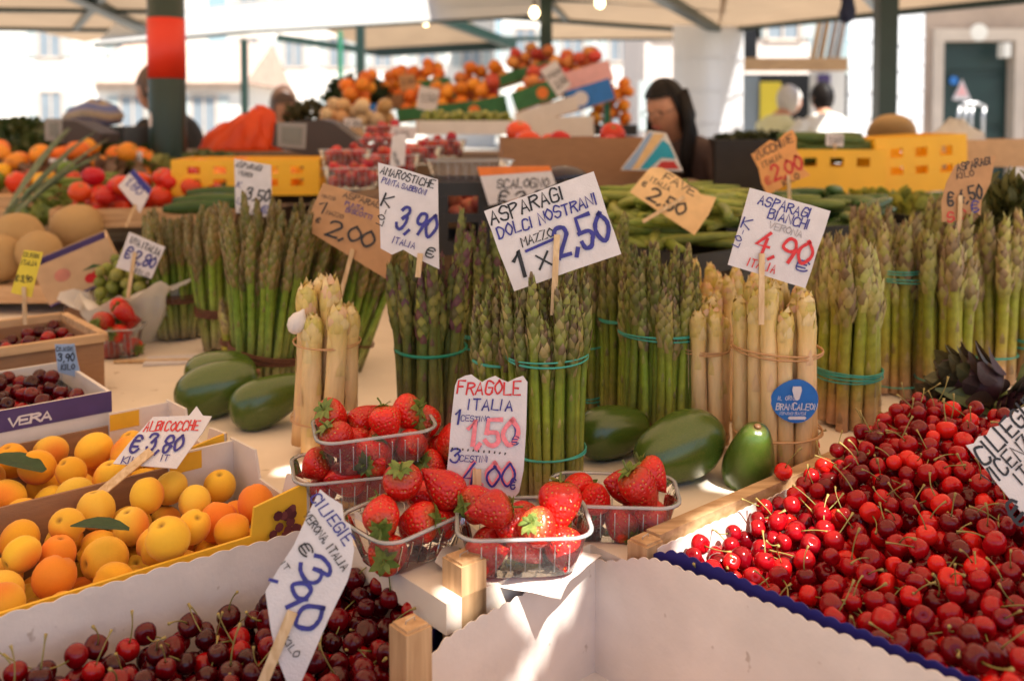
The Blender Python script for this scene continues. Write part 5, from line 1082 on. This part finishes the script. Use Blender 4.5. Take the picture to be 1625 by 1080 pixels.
for i in range(m_):
    t = i/(m_-1)
    for k in range(n):
        a = 2*math.pi*k/n; rad = (.165 - .02*math.cos(a))*(1-t)**.5 + .012; f = 1 + (.06+.10*t)*math.sin(5*a + 4*t) + .06*math.sin(9*a + 1 - 6*t) + .04*math.sin(15*a + 8*t)
        z = (.165 + .04*math.cos(a+.6))*math.sin(1.5*t)**.9 + .014*math.sin(7*a + 5*t)*t; vs.append((rad*f*math.cos(a) + .05*t, .8*rad*f*math.sin(a), z))
bgp.add(vs, [(i*n+k, i*n+(k+1)%n, (i+1)*n+(k+1)%n, (i+1)*n+k) for i in range(m_-1) for k in range(n)] + [tuple(range(n))[::-1], tuple((m_-1)*n+k for k in range(n))])
single('plastic_bag', bgp, MT['orange_bag'], 'bright orange red plastic bag beside the green pole', 'bag', mtx=mtrs(atY(385, 240, 3.7), None, (.88,.85,.84)), smooth=True)
single('bag_counter', MB().box(-.3,.3,-.2,.2,-.4,-.002), MT['dark_wood'], 'dark wooden crate under the orange red bag', 'crate', mtx=MX(atY(392, 238, 3.7)))

# more heaps filling the far tables
foliage('lettuce_heap', 'pale green lettuces heaped between the oranges and the banded post', 'lettuce', atY(205, 268, 3.3), .22, .15, .07, 220, .07, ((.09,.13,.03),(.30,.30,.09)), 21)
foliage('chard_heap', 'dark chard leaves heaped beside the left scale', 'chard', atY(20, 225, 3.95), .30, .2, .12, 260, .10, ((.03,.06,.015),(.12,.13,.04)), 22)
foliage('rocket_heap', 'mixed salad leaves between the tomatoes and the melons', 'salad', atY(120, 340, 2.62), .20, .12, .06, 260, .045, ((.10,.15,.02),(.26,.30,.06)), 23)
foliage('basil_heap', 'green herb leaves piled behind the yellow crate by the scale', 'herbs', atY(330, 262, 3.15), .14, .10, .06, 160, .05, ((.05,.08,.02),(.20,.20,.06)), 24)
ONI = [ball_mesh('onion', c, 'produce', .95, 0, i, (.35,.25,.12), 12, 9, -.12) for i, c in enumerate([(.58,.36,.17),(.52,.28,.12),(.62,.45,.26)])]
on = MX(atY(565, 222, 3.75), .1); open_box('onion_tray', 'shallow tray of yellow onions behind the scale and the berries', 'tray', on, .34, .24, .05, 'kraft_pale', .005); fruit_pile('onion', ONI, 'yellow onion in the shallow tray behind the berries', 'onion', on, (-.16,.16,-.11,.11), 34, (.024,.032), 91, lambda x, y: .012)
step('dark wooden step under the onion tray and the grapes', -.95, .35, 3.45, 4.15, 1.22)
PEP = [ball_mesh('pepper', c, 'produce_gloss', 1.15, .10, i, (.10,.16,.03), 15, 10, .25) for i, c in enumerate([(.66,.04,.02),(.80,.42,.02),(.12,.22,.03)])]
pm = MX(atY(62, 305, 2.95), .2); fruit_pile('pepper', PEP, 'red yellow or green pepper beside the leek leaves', 'pepper', pm, (-.2,.16,-.1,.12), 11, (.026,.034), 92); single('pepper_tray', MB().box(-.24,.2,-.13,.15,-.05,-.001), MT['pine'], 'wooden tray under the mixed peppers', 'tray', mtx=pm)
for lab, px, py, Y, t_ in (('tiny white price tag in the far oranges by the leek', 92, 262, 3.1, '1,50'), ('tiny white price tag in the lettuces near the banded post', 212, 250, 3.2, '2,00'), ('tiny white price tag among the onions', 560, 198, 3.65, '1,20'), ('tiny white price tag in the cucumbers of the yellow crate', 1325, 222, 2.95, '1,50')):
    sign(lab, [(px-14, py-11), (px+14, py-9), (px+13, py+11), (px-14, py+9)], Y, [(t_, .12, .75, .5, 'ink_black', .5)], stick=((px, py+6), (px, py+30)), stick_w=.006)
bb = MB().lathe([(.03,0),(.13,.02),(.15,.09),(.12,.16),(.05,.20),(.02,.22)], 22, [(.10,.16,.40),(.04,.10,.38),(.45,.36,.22),(.05,.10,.40),(.40,.32,.2),(.05,.08,.3)], None, lambda a, i, p: Vector((p.x*(1.3+.10*math.sin(5*a+i)), p.y*(1+.10*math.sin(5*a+i)), p.z + .015*math.sin(3*a))))
single('shopping_bag', bb, MT['produce'], 'blue and tan patterned bag on the far table left of the banded post', 'bag', mtx=mtrs(atY(150, 200, 4.0), None, (.62,.7,.5)), smooth=True)
open_box('black_bag_crate', 'dark crate under the blue and tan patterned bag', 'crate', MX(Vector((atY(150,200,4.0).x, 4.0, T+.172))), .36, .28, atY(150,200,4.0).z - T - .174, 'black_plastic', .008, slots=9, rows=((.2,.35),(.5,.65)))
part('lid', MB().box(-.18,.18,-.14,.14,atY(150,200,4.0).z - T - .173, atY(150,200,4.0).z - T - .1725), MT['kraft'], bpy.data.objects['black_bag_crate'])
# ------------------------------------------------------------------ posts, far awnings
def post_thing(label, px, Y, wpx, ztop, mat='green_paint', rnd_=True, x=None):
    r_ = wpx/F*Y/2; X = atY(px, 195, Y).x; r = thing('awning_post', label, 'post', (X, Y, 0))
    mb = MB().lathe([(r_,0),(r_,ztop)], 24) if rnd_ else MB().box(-r_, r_, -r_, r_, 0, ztop)
    part('shaft', mb, MT[mat], r, smooth=False); part('foot_plate', MB().box(-r_*1.8, r_*1.8, -r_*1.8, r_*1.8, 0, .012), MT[mat], r); return r, r_
rp, rr_ = post_thing('thick dark green awning post with wide red band', 266, 3.45, 57, CANZ)
part('red_band', MB().lathe([(rr_+.001, atY(266,125,3.45).z),(rr_+.0015, atY(266,125,3.45).z),(rr_+.0015, atY(266,30,3.45).z),(rr_+.001, atY(266,30,3.45).z)], 32), MT['red_paint'], rp, True)
for o in rp.children:
    if o.name.startswith('shaft'): o.data.polygons.foreach_set('use_smooth', [True]*len(o.data.polygons))
q = MB(); sv = []
for i in range(14): a = 6.283*i/14; x = -.045 + .010*math.cos(a); sv.append((x, -math.sqrt(max(1e-6, (rr_+.001)**2 - x*x)), atY(245,190,3.45).z + .03*math.sin(a)))
q.add(sv, [tuple(range(14))]); part('sticker', q, MT['paper'], rp)
post_thing('square dark green awning post before the white sheeting', 1403, 5.6, 29, 2.9, rnd_=False)
post_thing('slim dark post behind the parsley heap', 573, 9.5, 13, 2.35, rnd_=False)
post_thing('dark green post behind the red peaches', 866, 7.2, 19, 2.5, rnd_=False)
post_thing('thin far post beside the brown haired man', 389, 11, 10, 2.3, rnd_=False)
post_thing('pale teal pipe beside the slim dark post', 541, 11, 8, 2.4, 'green_light')
post_thing('short green stand post beside the blue carton', 963, 4.75, 10, atY(963,158,4.75).z, 'green_light', False)
def awn(label, pts, mat, beams=(), name='awning', scal=0):
    P_ = [atY(*p) for p in pts]; r = thing(name, label, 'awning', sum(P_, Vector())/len(P_))
    part('canvas', MB().add(P_, [tuple(range(len(P_)))]), MT[mat], r, world=True)
    for a, b, w_ in beams: part('beam', MB().bar(atY(*a), atY(*b), w_, w_), MT['green_paint'], r, world=True)
    return r
awn('tan canvas awning over the left stalls behind the banded post', [(-250,42,8.2),(232,48,8.2),(330,-60,5.2),(-400,-60,5.2)], 'canvas', [((-250,40,8.15),(232,46,8.15),.07),((232,46,8.1),(60,-40,5.4),.09),((120,44,8.1),(190,-40,5.4),.05),((-200,14,7.0),(260,18,7.0),.04)])
awn('tan lower canvas flap beyond the left awning', [(40,46,10.5),(232,46,10.5),(205,52,12),(135,68,12)], 'canvas')
awn('tan canvas awning over the middle stalls', [(700,18,9.0),(1140,50,9.0),(1180,-90,5.0),(640,-90,5.0)], 'canvas', [((700,16,8.95),(1145,48,8.95),.09),((1145,48,8.9),(960,-60,5.6),.10),((900,30,8.9),(800,-60,5.6),.05),((700,-6,7.6),(1160,6,7.6),.05)])
awn('tan canvas awning on the right reaching past the square post', [(1140,50,9.0),(1660,-2,5.6),(1660,-120,4.6),(1150,-90,5.0)], 'canvas', [((1140,48,8.95),(1660,-4,5.55),.05),((1400,22,7.0),(1330,-60,5.0),.05)])
awn('small brown canvas awning seen beyond the white awning', [(478,30,12.5),(725,22,12.5),(812,74,13.5),(600,86,13.5)], 'canvas', [((440,60,13.4),(605,84,13.4),.10),((600,84,13.4),(815,72,13.4),.12),((700,30,12.4),(815,72,13.3),.12)])
awn('brown canvas awning edge between the posts', [(870,36,11),(1140,52,11),(1130,62,12.5),(870,64,12.5)], 'canvas', [((790,62,12.4),(1140,60,12.4),.06)])
shade_awning = awn('unseen awning added to shade the shop front and the dark green door', [(1030,-70,10.9),(2600,-70,10.9),(2600,-130,9.4),(1030,-130,9.4)], 'canvas_white')  # added out of view so the stone wall and door fall in shade
wa = awn('white sunlit awning crossing above the middle stalls', [(150,72,8.4),(400,50,8.4),(870,24,8.2),(880,-40,6.6),(420,0,7.2),(190,30,7.6)], 'canvas_white', [((150,72,8.38),(400,50,8.38),.04),((400,50,8.38),(870,24,8.18),.04)])
for lab, px, py, Y in (('lit round bulb hanging below the white awning beside the green post', 848, 20, 7.0), ('lit round bulb at the awning edge left of the long beam', 952, 4, 7.0), ('lit round bulb hanging in the brown awning', 676, 36, 11)):
    b = thing('hanging_bulb', lab, 'bulb', atY(px, py, Y)); part('bulb', MB().lathe([(.004,.045),(.018,.035),(.033,.005),(.033,-.015),(.02,-.036),(.003,-.043)], 14), MT['bulb'], b, True); part('socket', MB().lathe([(.014,.04),(.014,.08)], 10), MT['black_plastic'], b); part('cord', MB().tube([(0,0,.08),(0,0,.6)], .004, 5), MT['black_plastic'], b)
single('folded_awning', MB().lathe([(.01,0),(.05,.03),(.06,.10),(.04,.2),(.05,.30),(.12,.36),(.02,.40)], 14, None, None, lambda a, i, p: p*(1+.2*math.sin(3*a+i))), MT['tarp_blue'], 'dark blue cloth tied up under the awning beside the square post', 'cloth', mtx=mtrs(atY(1343, 38, 5.6), None, (.8,.8,.62)), smooth=True)
# ------------------------------------------------------------------ buildings
def facade(label, x0, x1, Y, h, mat, wins, roof=True, depth=6, ww=.95, wh=1.55, storeys=(1.2,4.4,7.6), cornice=True, name='building'):
    r = thing(name, label, 'building', ((x0+x1)/2, Y, 0)); part('wall', MB().box(x0, x1, Y, Y+depth, 0, h), MT[mat], r, world=True)
    for zb in storeys:
        for i in range(wins):
            x = x0 + (x1-x0)*(i+.5)/wins
            wn = part('window', MB().box(x-ww/2, x+ww/2, Y-.03, Y-.004, zb, zb+wh), MT['window'], r, world=True)
            f = MB(); 
            for bx in ((x-ww/2-.09, x-ww/2, zb-.09, zb+wh+.09), (x+ww/2, x+ww/2+.09, zb-.09, zb+wh+.09), (x-ww/2, x+ww/2, zb+wh, zb+wh+.09), (x-ww/2-.15, x+ww/2+.15, zb-.10, zb-.002), (x-.03, x+.03, zb, zb+wh)): f.box(bx[0], bx[1], Y-.09, Y-.035, bx[2], bx[3])
            part('frame', f, MT['stone_trim'], wn, world=True)
            for s in (-1, 1): 
                a = x + s*(ww/2+.12); b_ = a + s*.46; part('shutter', MB().box(min(a,b_), max(a,b_), Y-.08, Y-.03, zb, zb+wh), MT['shutter_pale'], r, world=True)
    if roof: part('roof', MB().prism([(x0-.4, Y-.5, h), (x0-.4, Y+depth, h), (x0-.4, Y+depth/2, h+2.0)], (x1-x0+.8,0,0)), MT['roof'], r, world=True)
    if cornice: part('cornice', MB().box(x0-.05, x1+.05, Y-.12, Y, h-.35, h-.003), MT['stone_trim'], r, world=True)
    return r
facade('white plastered house far beyond the left stalls', -34, -16, 44, 10.5, 'plaster', 5)
facade('low white house with shallow roof beyond the banded post', -17.5, -11.5, 40, 3.0, 'plaster', 2, storeys=(.9,), depth=8)
facade('tall white house far behind the brown haired man', -15.6, -1, 52, 11.5, 'plaster', 6)
facade('white house far behind the fruit carton stack', -.5, 6.5, 47, 10, 'plaster', 3)
facade('pale pink house far behind the woman with long hair', 4.2, 9.4, 30, 8.5, 'plaster_pink', 3, storeys=(1.1,4.0,6.6))
rw = thing('stone_wall', 'pale brown stone building with big dark green door', 'building', (6, 11, 0)); dx0, dx1 = atY(1492,195,11).x, atY(1604,195,11).x; dz = atY(1550,66,11).z; x0 = atY(1466,195,11).x
part('wall', MB().box(x0, dx0-.12, 11, 13, 0, 5.2), MT['stone'], rw, world=True); part('wall', MB().box(dx1+.12, 9.5, 11, 13, 0, 5.2), MT['stone'], rw, world=True); part('lintel_wall', MB().box(dx0-.12, dx1+.12, 11, 13, dz+.14, 5.2), MT['stone'], rw, world=True)
for a, b_, z0, z1 in ((dx0-.12, dx0, 0, dz+.14), (dx1, dx1+.12, 0, dz+.14), (dx0, dx1, dz, dz+.14)): part('door_frame', MB().box(a, b_, 10.93, 11.2, z0, z1), MT['stone_trim'], rw, world=True)
dr = part('door', MB().box(dx0, dx1, 11.12, 11.18, 0, dz), MT['door'], rw, world=True)
for k in range(4): part('panel', MB().box(dx0+.06, dx1-.06, 11.09, 11.118, .1+k*.62, .1+k*.62+.52), MT['door'], dr, world=True)
part('emblem', MB().lathe([(.01,0),(.10,.01),(.10,.03),(.02,.035)], 14, None, MX(atY(1552,52,10.95), 0, R(90))), MT['plaster'], rw, world=True)
ds = thing('warning_sign', 'triangular white and pink warning sign on the dark green door', 'sign', atY(1525,158,11.05)); part('board', MB().prism([atY(x, y, 11.06) for x, y in ((1511,159),(1541,159),(1527,126))], (0,.01,0)), MT['paper'], ds, world=True); part('print', MB().add([atY(x, y, 11.055) for x, y in ((1517,152),(1536,152),(1527,132))], [(0,1,2)]), MT['pink_print'], ds, world=True)
single('notice', MB().lathe([(.05,0),(.05,.01)], 14, None, MX(atY(1513,128,11.06), 0, R(90))), MT['blue_print'], 'small round blue notice on the dark green door', 'sign')
lm = thing('door_lamp', 'small pale wall lamp above the dark green door', 'lamp', atY(1592,80,10.9)); part('lamp_body', MB().box(-.04,.04,-.1,.05,-.12,.04, None, MX(atY(1592,75,10.9))), MT['plaster'], lm, world=True)
ht = thing('hand_truck', 'steel tube hand truck leaning before the dark green door', 'hand truck', atY(1540,290,8.5))
for px in (1521, 1541, 1560, 1531): part('tube', MB().tube([atY(px,290,8.5), atY(px,185,8.55), atY(px+3,168,8.56)], .014, 8), MT['steel'], ht, True, world=True)
part('handle', MB().tube([atY(1524,170,8.56), atY(1532,164,8.56), atY(1550,164,8.56), atY(1563,170,8.56)], .016, 8), MT['steel'], ht, True, world=True)
def sheet(label, xa, xb, Y, y0, y1, nb):
    r = thing('plastic_sheet', label, 'sheeting', atY((xa+xb)/2, y1, Y)); n = 24; A, Bq = atY(xa, y1, Y), atY(xb, y0, Y); vs = []
    for k in range(n+1):
        x = A.x + (Bq.x-A.x)*k/n; y = Y + .02*math.sin(k*.45); vs += [(x, y, max(0, A.z)), (x, y, Bq.z)]
    part('sheet', MB().add(vs, [(2*k, 2*k+2, 2*k+3, 2*k+1) for k in range(n)]), MT['sheet'], r, True, world=True)
    for k in range(1, nb): z = A.z + (Bq.z-A.z)*k/nb; part('seam', MB().box(A.x, Bq.x, Y-.035, Y-.026, z-.006, z+.006), MT['sheet'], r, world=True)
sheet('tall white plastic sheeting behind the woman', 1066, 1180, 8.6, 40, 300, 5); sheet('white plastic sheeting behind the square post', 1344, 1466, 9.2, 18, 300, 7)
shp = thing('shop_front', 'shop front with warm timber beam between the white sheets', 'shop', atY(1260,290,10.4))
def pb(nm, a, b_, y0, y1, Y, d, mt): A, Bq = atY(a, y1, Y), atY(b_, y0, Y); part(nm, MB().box(A.x, Bq.x, Y, Y+d, A.z, Bq.z), MT[mt], shp, world=True)
pb('timber_beam', 1178, 1346, 92, 112, 10.2, .15, 'wood_warm'); pb('back_wall', 1150, 1400, 118, 320, 11.2, .1, 'dark'); pb('poster', 1206, 1240, 130, 200, 10.9, .02, 'yellow_card'); pb('column', 1286, 1342, 112, 320, 10.7, .1, 'plaster'); pb('notice_board', 1298, 1318, 118, 135, 10.65, .02, 'purple_print'); pb('window_pane', 1150, 1205, 120, 320, 10.95, .03, 'window'); pb('column', 1168, 1182, 40, 320, 10.5, .1, 'dark'); pb('upper_column', 1178, 1202, 35, 92, 10.25, .12, 'dark')  # near-black back wall stands in for the shade inside the shop
for a in (1290, 1302, 1316, 1328): part('leaning_plank', MB().bar(atY(a, 92, 10.5), atY(a+14, 20, 10.5), .10, .04), MT['wood_warm' if a % 4 else 'stone'], shp, world=True)
# ------------------------------------------------------------------ people
def person(label, loc, yaw, h, shirt, hair, lower, pose, style='short', glasses=False, skin='skin'):
    """pose: lean (forward), head turn (yaw, pitch), arms [(elbow, hand) right, left] in body space: x right, y forward, z up, for a 1.7 m figure"""
    S = h/1.7; root = thing('person', label, 'person', mtx=MX(loc, yaw)); ln = pose.get('lean', 0)
    def bd(x, y, z):
        if z > .95: return Vector((x, y + (z-.95)*math.sin(ln), .95 + (z-.95)*math.cos(ln)))*S
        return Vector((x, y, z))*S
    body = MB(); cl_ = MB(); low = MB()
    def seg(mb, pts, rs, sq=1.0, n=14): mb.tube(pts, [r*S for r in rs], n, squash=sq)
    def torso(mb, e):
        vs = []; fs = []; R_ = [(.90,.165,.115),(1.0,.150,.105),(1.12,.150,.105),(1.25,.175,.115),(1.36,.190,.105),(1.42,.150,.085),(1.455,.065,.06)]; n = 20
        for z, a, b in R_:
            for k in range(n): t = 6.2832*k/n; vs.append(bd((a+e)*math.cos(t), (b+e)*math.sin(t), z))
        for i in range(len(R_)-1):
            for k in range(n): fs.append((i*n+k, i*n+(k+1)%n, (i+1)*n+(k+1)%n, (i+1)*n+k))
        fs += [tuple(range(n))[::-1], tuple((len(R_)-1)*n+k for k in range(n))]; mb.add(vs, fs)
    torso(body, 0); torso(cl_, .014)
    hc = bd(0, .02, 1.58) + Vector((0, .03*S + .05*S*math.sin(ln), 0)); seg(body, [bd(0,0,1.42), hc - Vector((0,0,.06*S))], [.058,.052])
    hy, hp = pose.get('head', (0,0)); HM = Matrix.Translation(hc) @ Matrix.Rotation(hy, 4, 'Z') @ Matrix.Rotation(-hp, 4, 'X') @ Matrix.Scale(S, 4)
    vs = []; fs = []; n, m = 28, 22                                    # head with brow, nose, lips and chin
    for i in range(m):
        t = i/(m-1); a = math.pi*t
        for k in range(n):
            b = 6.2832*k/n; x, y, z = math.sin(a)*math.cos(b), math.sin(a)*math.sin(b), math.cos(a)
            w_ = .076*(1 - .22*max(0, -z)**1.5); yy = .096*y; zz = .118*z; f = max(0, y)
            if f > .5:
                c_ = math.exp(-(x/.20)**2); yy += .020*c_*math.exp(-((z+.12)/.16)**2)*f + .007*c_*math.exp(-((z+.52)/.10)**2) + .010*math.exp(-(x/.30)**2)*math.exp(-((z+.82)/.14)**2)
                yy -= .010*math.exp(-((abs(x)-.38)/.16)**2)*math.exp(-((z-.06)/.10)**2)
            vs.append(HM @ Vector((w_*x, yy, zz)))
    for i in range(m-1):
        for k in range(n): fs.append((i*n+k, (i+1)*n+k, (i+1)*n+(k+1)%n, i*n+(k+1)%n))
    body.add(vs, fs)
    for s in (-1, 1): body.lathe([(.002,-.03),(.010,-.022),(.013,0),(.014,.018),(.004,.03)], 8, None, HM @ Matrix.Translation((s*.078, -.005, -.008)) @ Matrix.Rotation(s*.3, 4, 'Z'))
    for s, (el, hd) in zip((1, -1), pose['arms']):
        sh_ = bd(s*.175, 0, 1.385); e, hnd = Vector(el)*S, Vector(hd)*S; mid = e.lerp(hnd, .3)
        seg(body, [sh_, sh_.lerp(e, .5), e, mid, hnd], [.052,.046,.038,.040,.027], n=12); sl = pose.get('sleeve', .8)
        if sl <= 1: seg(cl_, [sh_, sh_.lerp(e, .5*sl), sh_.lerp(e, sl)], [.070,.064,.060], n=14)
        else: seg(cl_, [sh_, sh_.lerp(e, .5), e, e.lerp(hnd, sl-1)], [.070,.062,.055,.042], n=14)
        d = (hnd - e).normalized(); sd = d.cross(Vector((0,0,1))); sd = sd.normalized() if sd.length > .1 else Vector((1,0,0)); dn = d.cross(sd)
        seg(body, [hnd, hnd + d*.045*S, hnd + d*.085*S], [.028,.038,.032], .55, 10)
        for fi, (o_, fl) in enumerate(((-.030,.060),(-.011,.072),(.010,.068),(.029,.054))):
            b0 = hnd + d*.078*S + sd*o_*S; b1 = b0 + (d*.5*fl + sd*o_*.15)*S; b2 = b1 + (d*.42*fl + dn*.022)*S; seg(body, [b0, b1, b2], [.0095,.009,.0075], n=7)
        t0 = hnd + d*.03*S - sd*.030*S*s; seg(body, [t0, t0 + (d*.030 - sd*.022*s)*S, t0 + (d*.058 - sd*.026*s + dn*.012)*S], [.012,.0105,.009], n=7)
    for s in (-1, 1):
        L_ = [Vector((s*.09,0,.95))*S, Vector((s*.095,.01,.52))*S, Vector((s*.095,-.01,.10))*S]; seg(body, [L_[0], L_[1], L_[1].lerp(L_[2], .35), L_[2]], [.085,.058,.056,.040]); seg(low, [L_[0]+Vector((0,0,.05*S)), L_[1], L_[2]], [.105,.080,.068])
        seg(body, [Vector((s*.095,-.05,.05))*S, Vector((s*.10,.06,.045))*S, Vector((s*.105,.16,.03))*S], [.045,.045,.028], .8)
    low.lathe([(.17*S,.84*S),(.178*S,.9*S),(.168*S,1.0*S)], 18)
    def solid(nm, mb, mt, vx):
        o = part(nm, mb, MT[mt], root, True); md = o.modifiers.new('remesh', 'REMESH'); md.mode = 'VOXEL'; md.voxel_size = vx; md.use_smooth_shade = True; ms_ = o.modifiers.new('smooth', 'SMOOTH'); ms_.iterations = 4; ms_.factor = .5; return o
    solid('body', body, skin, .009); solid('shirt', cl_, shirt, .013); solid('trousers', low, lower, .014)
    hm = MB(); vs = []; fs = []; n, m = 28, 16                          # hair as a cap over the skull, longer at the back
    for i in range(m):
        t = i/(m-1)
        for k in range(n):
            b = 6.2832*k/n; fr = math.sin(b); lim = (.50 if fr > .3 else (.62 if fr > -.2 else .74)) if style != 'long' else (.33 if fr > .35 else .60 if fr > .05 else .80)
            if style == 'bald': lim = .40 if fr > -.2 else .66
            a = math.pi*t*lim; q = 1.10 + .02*math.sin(9*b) + (.05 if style == 'long' else 0); vs.append(HM @ Vector((.080*q*math.sin(a)*math.cos(b), .100*q*math.sin(a)*math.sin(b) - .006, .120*q*math.cos(a) + .002)))
    for i in range(m-1):
        for k in range(n): fs.append((i*n+k, (i+1)*n+k, (i+1)*n+(k+1)%n, i*n+(k+1)%n))
    hm.add(vs, fs)
    hr = part('hair', hm, MT[hair], root, True)
    if style == 'long':
        lk = MB(); g = random.Random(4)
        for k in range(70):                                            # long strands falling over back and shoulders
            b = g.uniform(3.1, 6.3) if k % 4 else g.uniform(-.35, -.05) ; b = b if g.random() < .8 else math.pi - g.uniform(-.3,.0); p0 = HM @ Vector((.085*math.cos(b), .10*math.sin(b)-.01, g.uniform(-.02,.07))); dn_ = Vector((.03*math.cos(b)+g.uniform(-.03,.03), .03*math.sin(b)-.05, -1)); Lk = g.uniform(.30,.44)*S
            lk.tube([p0, p0 + dn_*Lk*.33 + Vector((.02*math.cos(b), -.01, 0)), p0 + dn_*Lk*.7, p0 + dn_*Lk], [.016,.020,.018,.006], 6, squash=.7)
        part('hair_strands', lk, MT[hair], hr, True)
    ey = MB()
    for s in (-1, 1): ey.lathe([(.001,-.006),(.008,-.003),(.0095,0),(.008,.004),(.001,.0065)], 10, None, HM @ Matrix.Translation((s*.031, .079, .006)) @ Matrix.Rotation(R(90), 4, 'X')); part('eye', ey, MT['eye'], root, True) if s == 1 else None
    part('lips', MB().tube([HM @ Vector((x, .089 - abs(x)*.35, -.061)) for x in (-.022,-.011,0,.011,.022)], .0055*S, 6), MT['lips'], root, True)
    if glasses:
        gl = MB()
        for s in (-1, 1): gl.tube([HM @ Vector((s*.034 + .024*math.cos(k*.524), .100, .004 + .018*math.sin(k*.524))) for k in range(13)], .0018*S, 5, caps=False); gl.tube([HM @ Vector((s*.058,.098,.006)), HM @ Vector((s*.082,.02,.010))], .0018*S, 5)
        gl.tube([HM @ Vector((-.010,.101,.006)), HM @ Vector((.010,.101,.006))], .0018*S, 5); part('spectacles', gl, MT['glass_rim'], root)
    return root
hang = (((.25,-.02,1.10),(.27,.06,.86)), ((-.25,-.02,1.10),(-.27,.06,.86)))
w_ = atY(1072, 195, 4.1)
person('woman with long black hair and spectacles in a dark brown top, looking down', (w_.x+.13, 4.1, 0), R(136), 1.56, 'cloth_brown', 'hair_black', 'trousers', dict(lean=.42, head=(-.05,.30), arms=(((.24,.26,1.12),(.16,.50,1.10)), ((-.26,.24,1.13),(-.20,.50,1.14))), sleeve=1.5), 'long', True)
a_ = atY(1213, 195, 7.6); person('white haired man in a pale yellow shirt bending at the shop', (a_.x-.03, 7.6, 0), R(-70), 1.68, 'cloth_yellow', 'hair_white', 'trousers', dict(lean=.35, head=(0,-.3), arms=(((.24,.2,1.14),(.2,.45,1.06)), ((-.24,.2,1.14),(-.2,.45,1.06))), sleeve=.9), 'short')
b_ = atY(1314, 195, 7.4); person('man in a white shirt seen from behind near the shop', (b_.x, 7.4, 0), R(8), 1.66, 'cloth_white', 'hair_black', 'trousers', dict(lean=.1, head=(.2,-.1), arms=(((.27,.05,1.12),(.22,.30,1.02)), ((-.34,.08,1.14),(-.42,.24,1.0))), sleeve=1.3), 'short')
c_ = atY(448, 195, 5.8); person('man with short brown hair and flushed face behind the scale', (c_.x, 5.8, 0), R(200), 1.56, 'cloth_olive', 'hair_brown', 'trousers', dict(lean=.1, head=(.3,-.1), arms=hang, sleeve=.8), 'short')
d_ = atY(486, 195, 6.2); person('grey haired person standing beside the flushed man', (d_.x+.02, 6.2, 0), R(150), 1.54, 'cloth_brown', 'hair_white', 'trousers', dict(lean=.1, head=(0,-.1), arms=hang, sleeve=.8), 'short')
e_ = atY(268, 195, 4.35); person('person in black behind the banded post reaching out one bare arm', (e_.x+.06, 4.35, 0), R(80), 1.62, 'cloth_black', 'hair_brown', 'cloth_olive', dict(lean=.12, head=(0,-.2), arms=(((.20,.22,1.26),(.10,.50,1.34)), ((-.12,.28,1.20),(-.06,.54,1.36))), sleeve=.7), 'short')
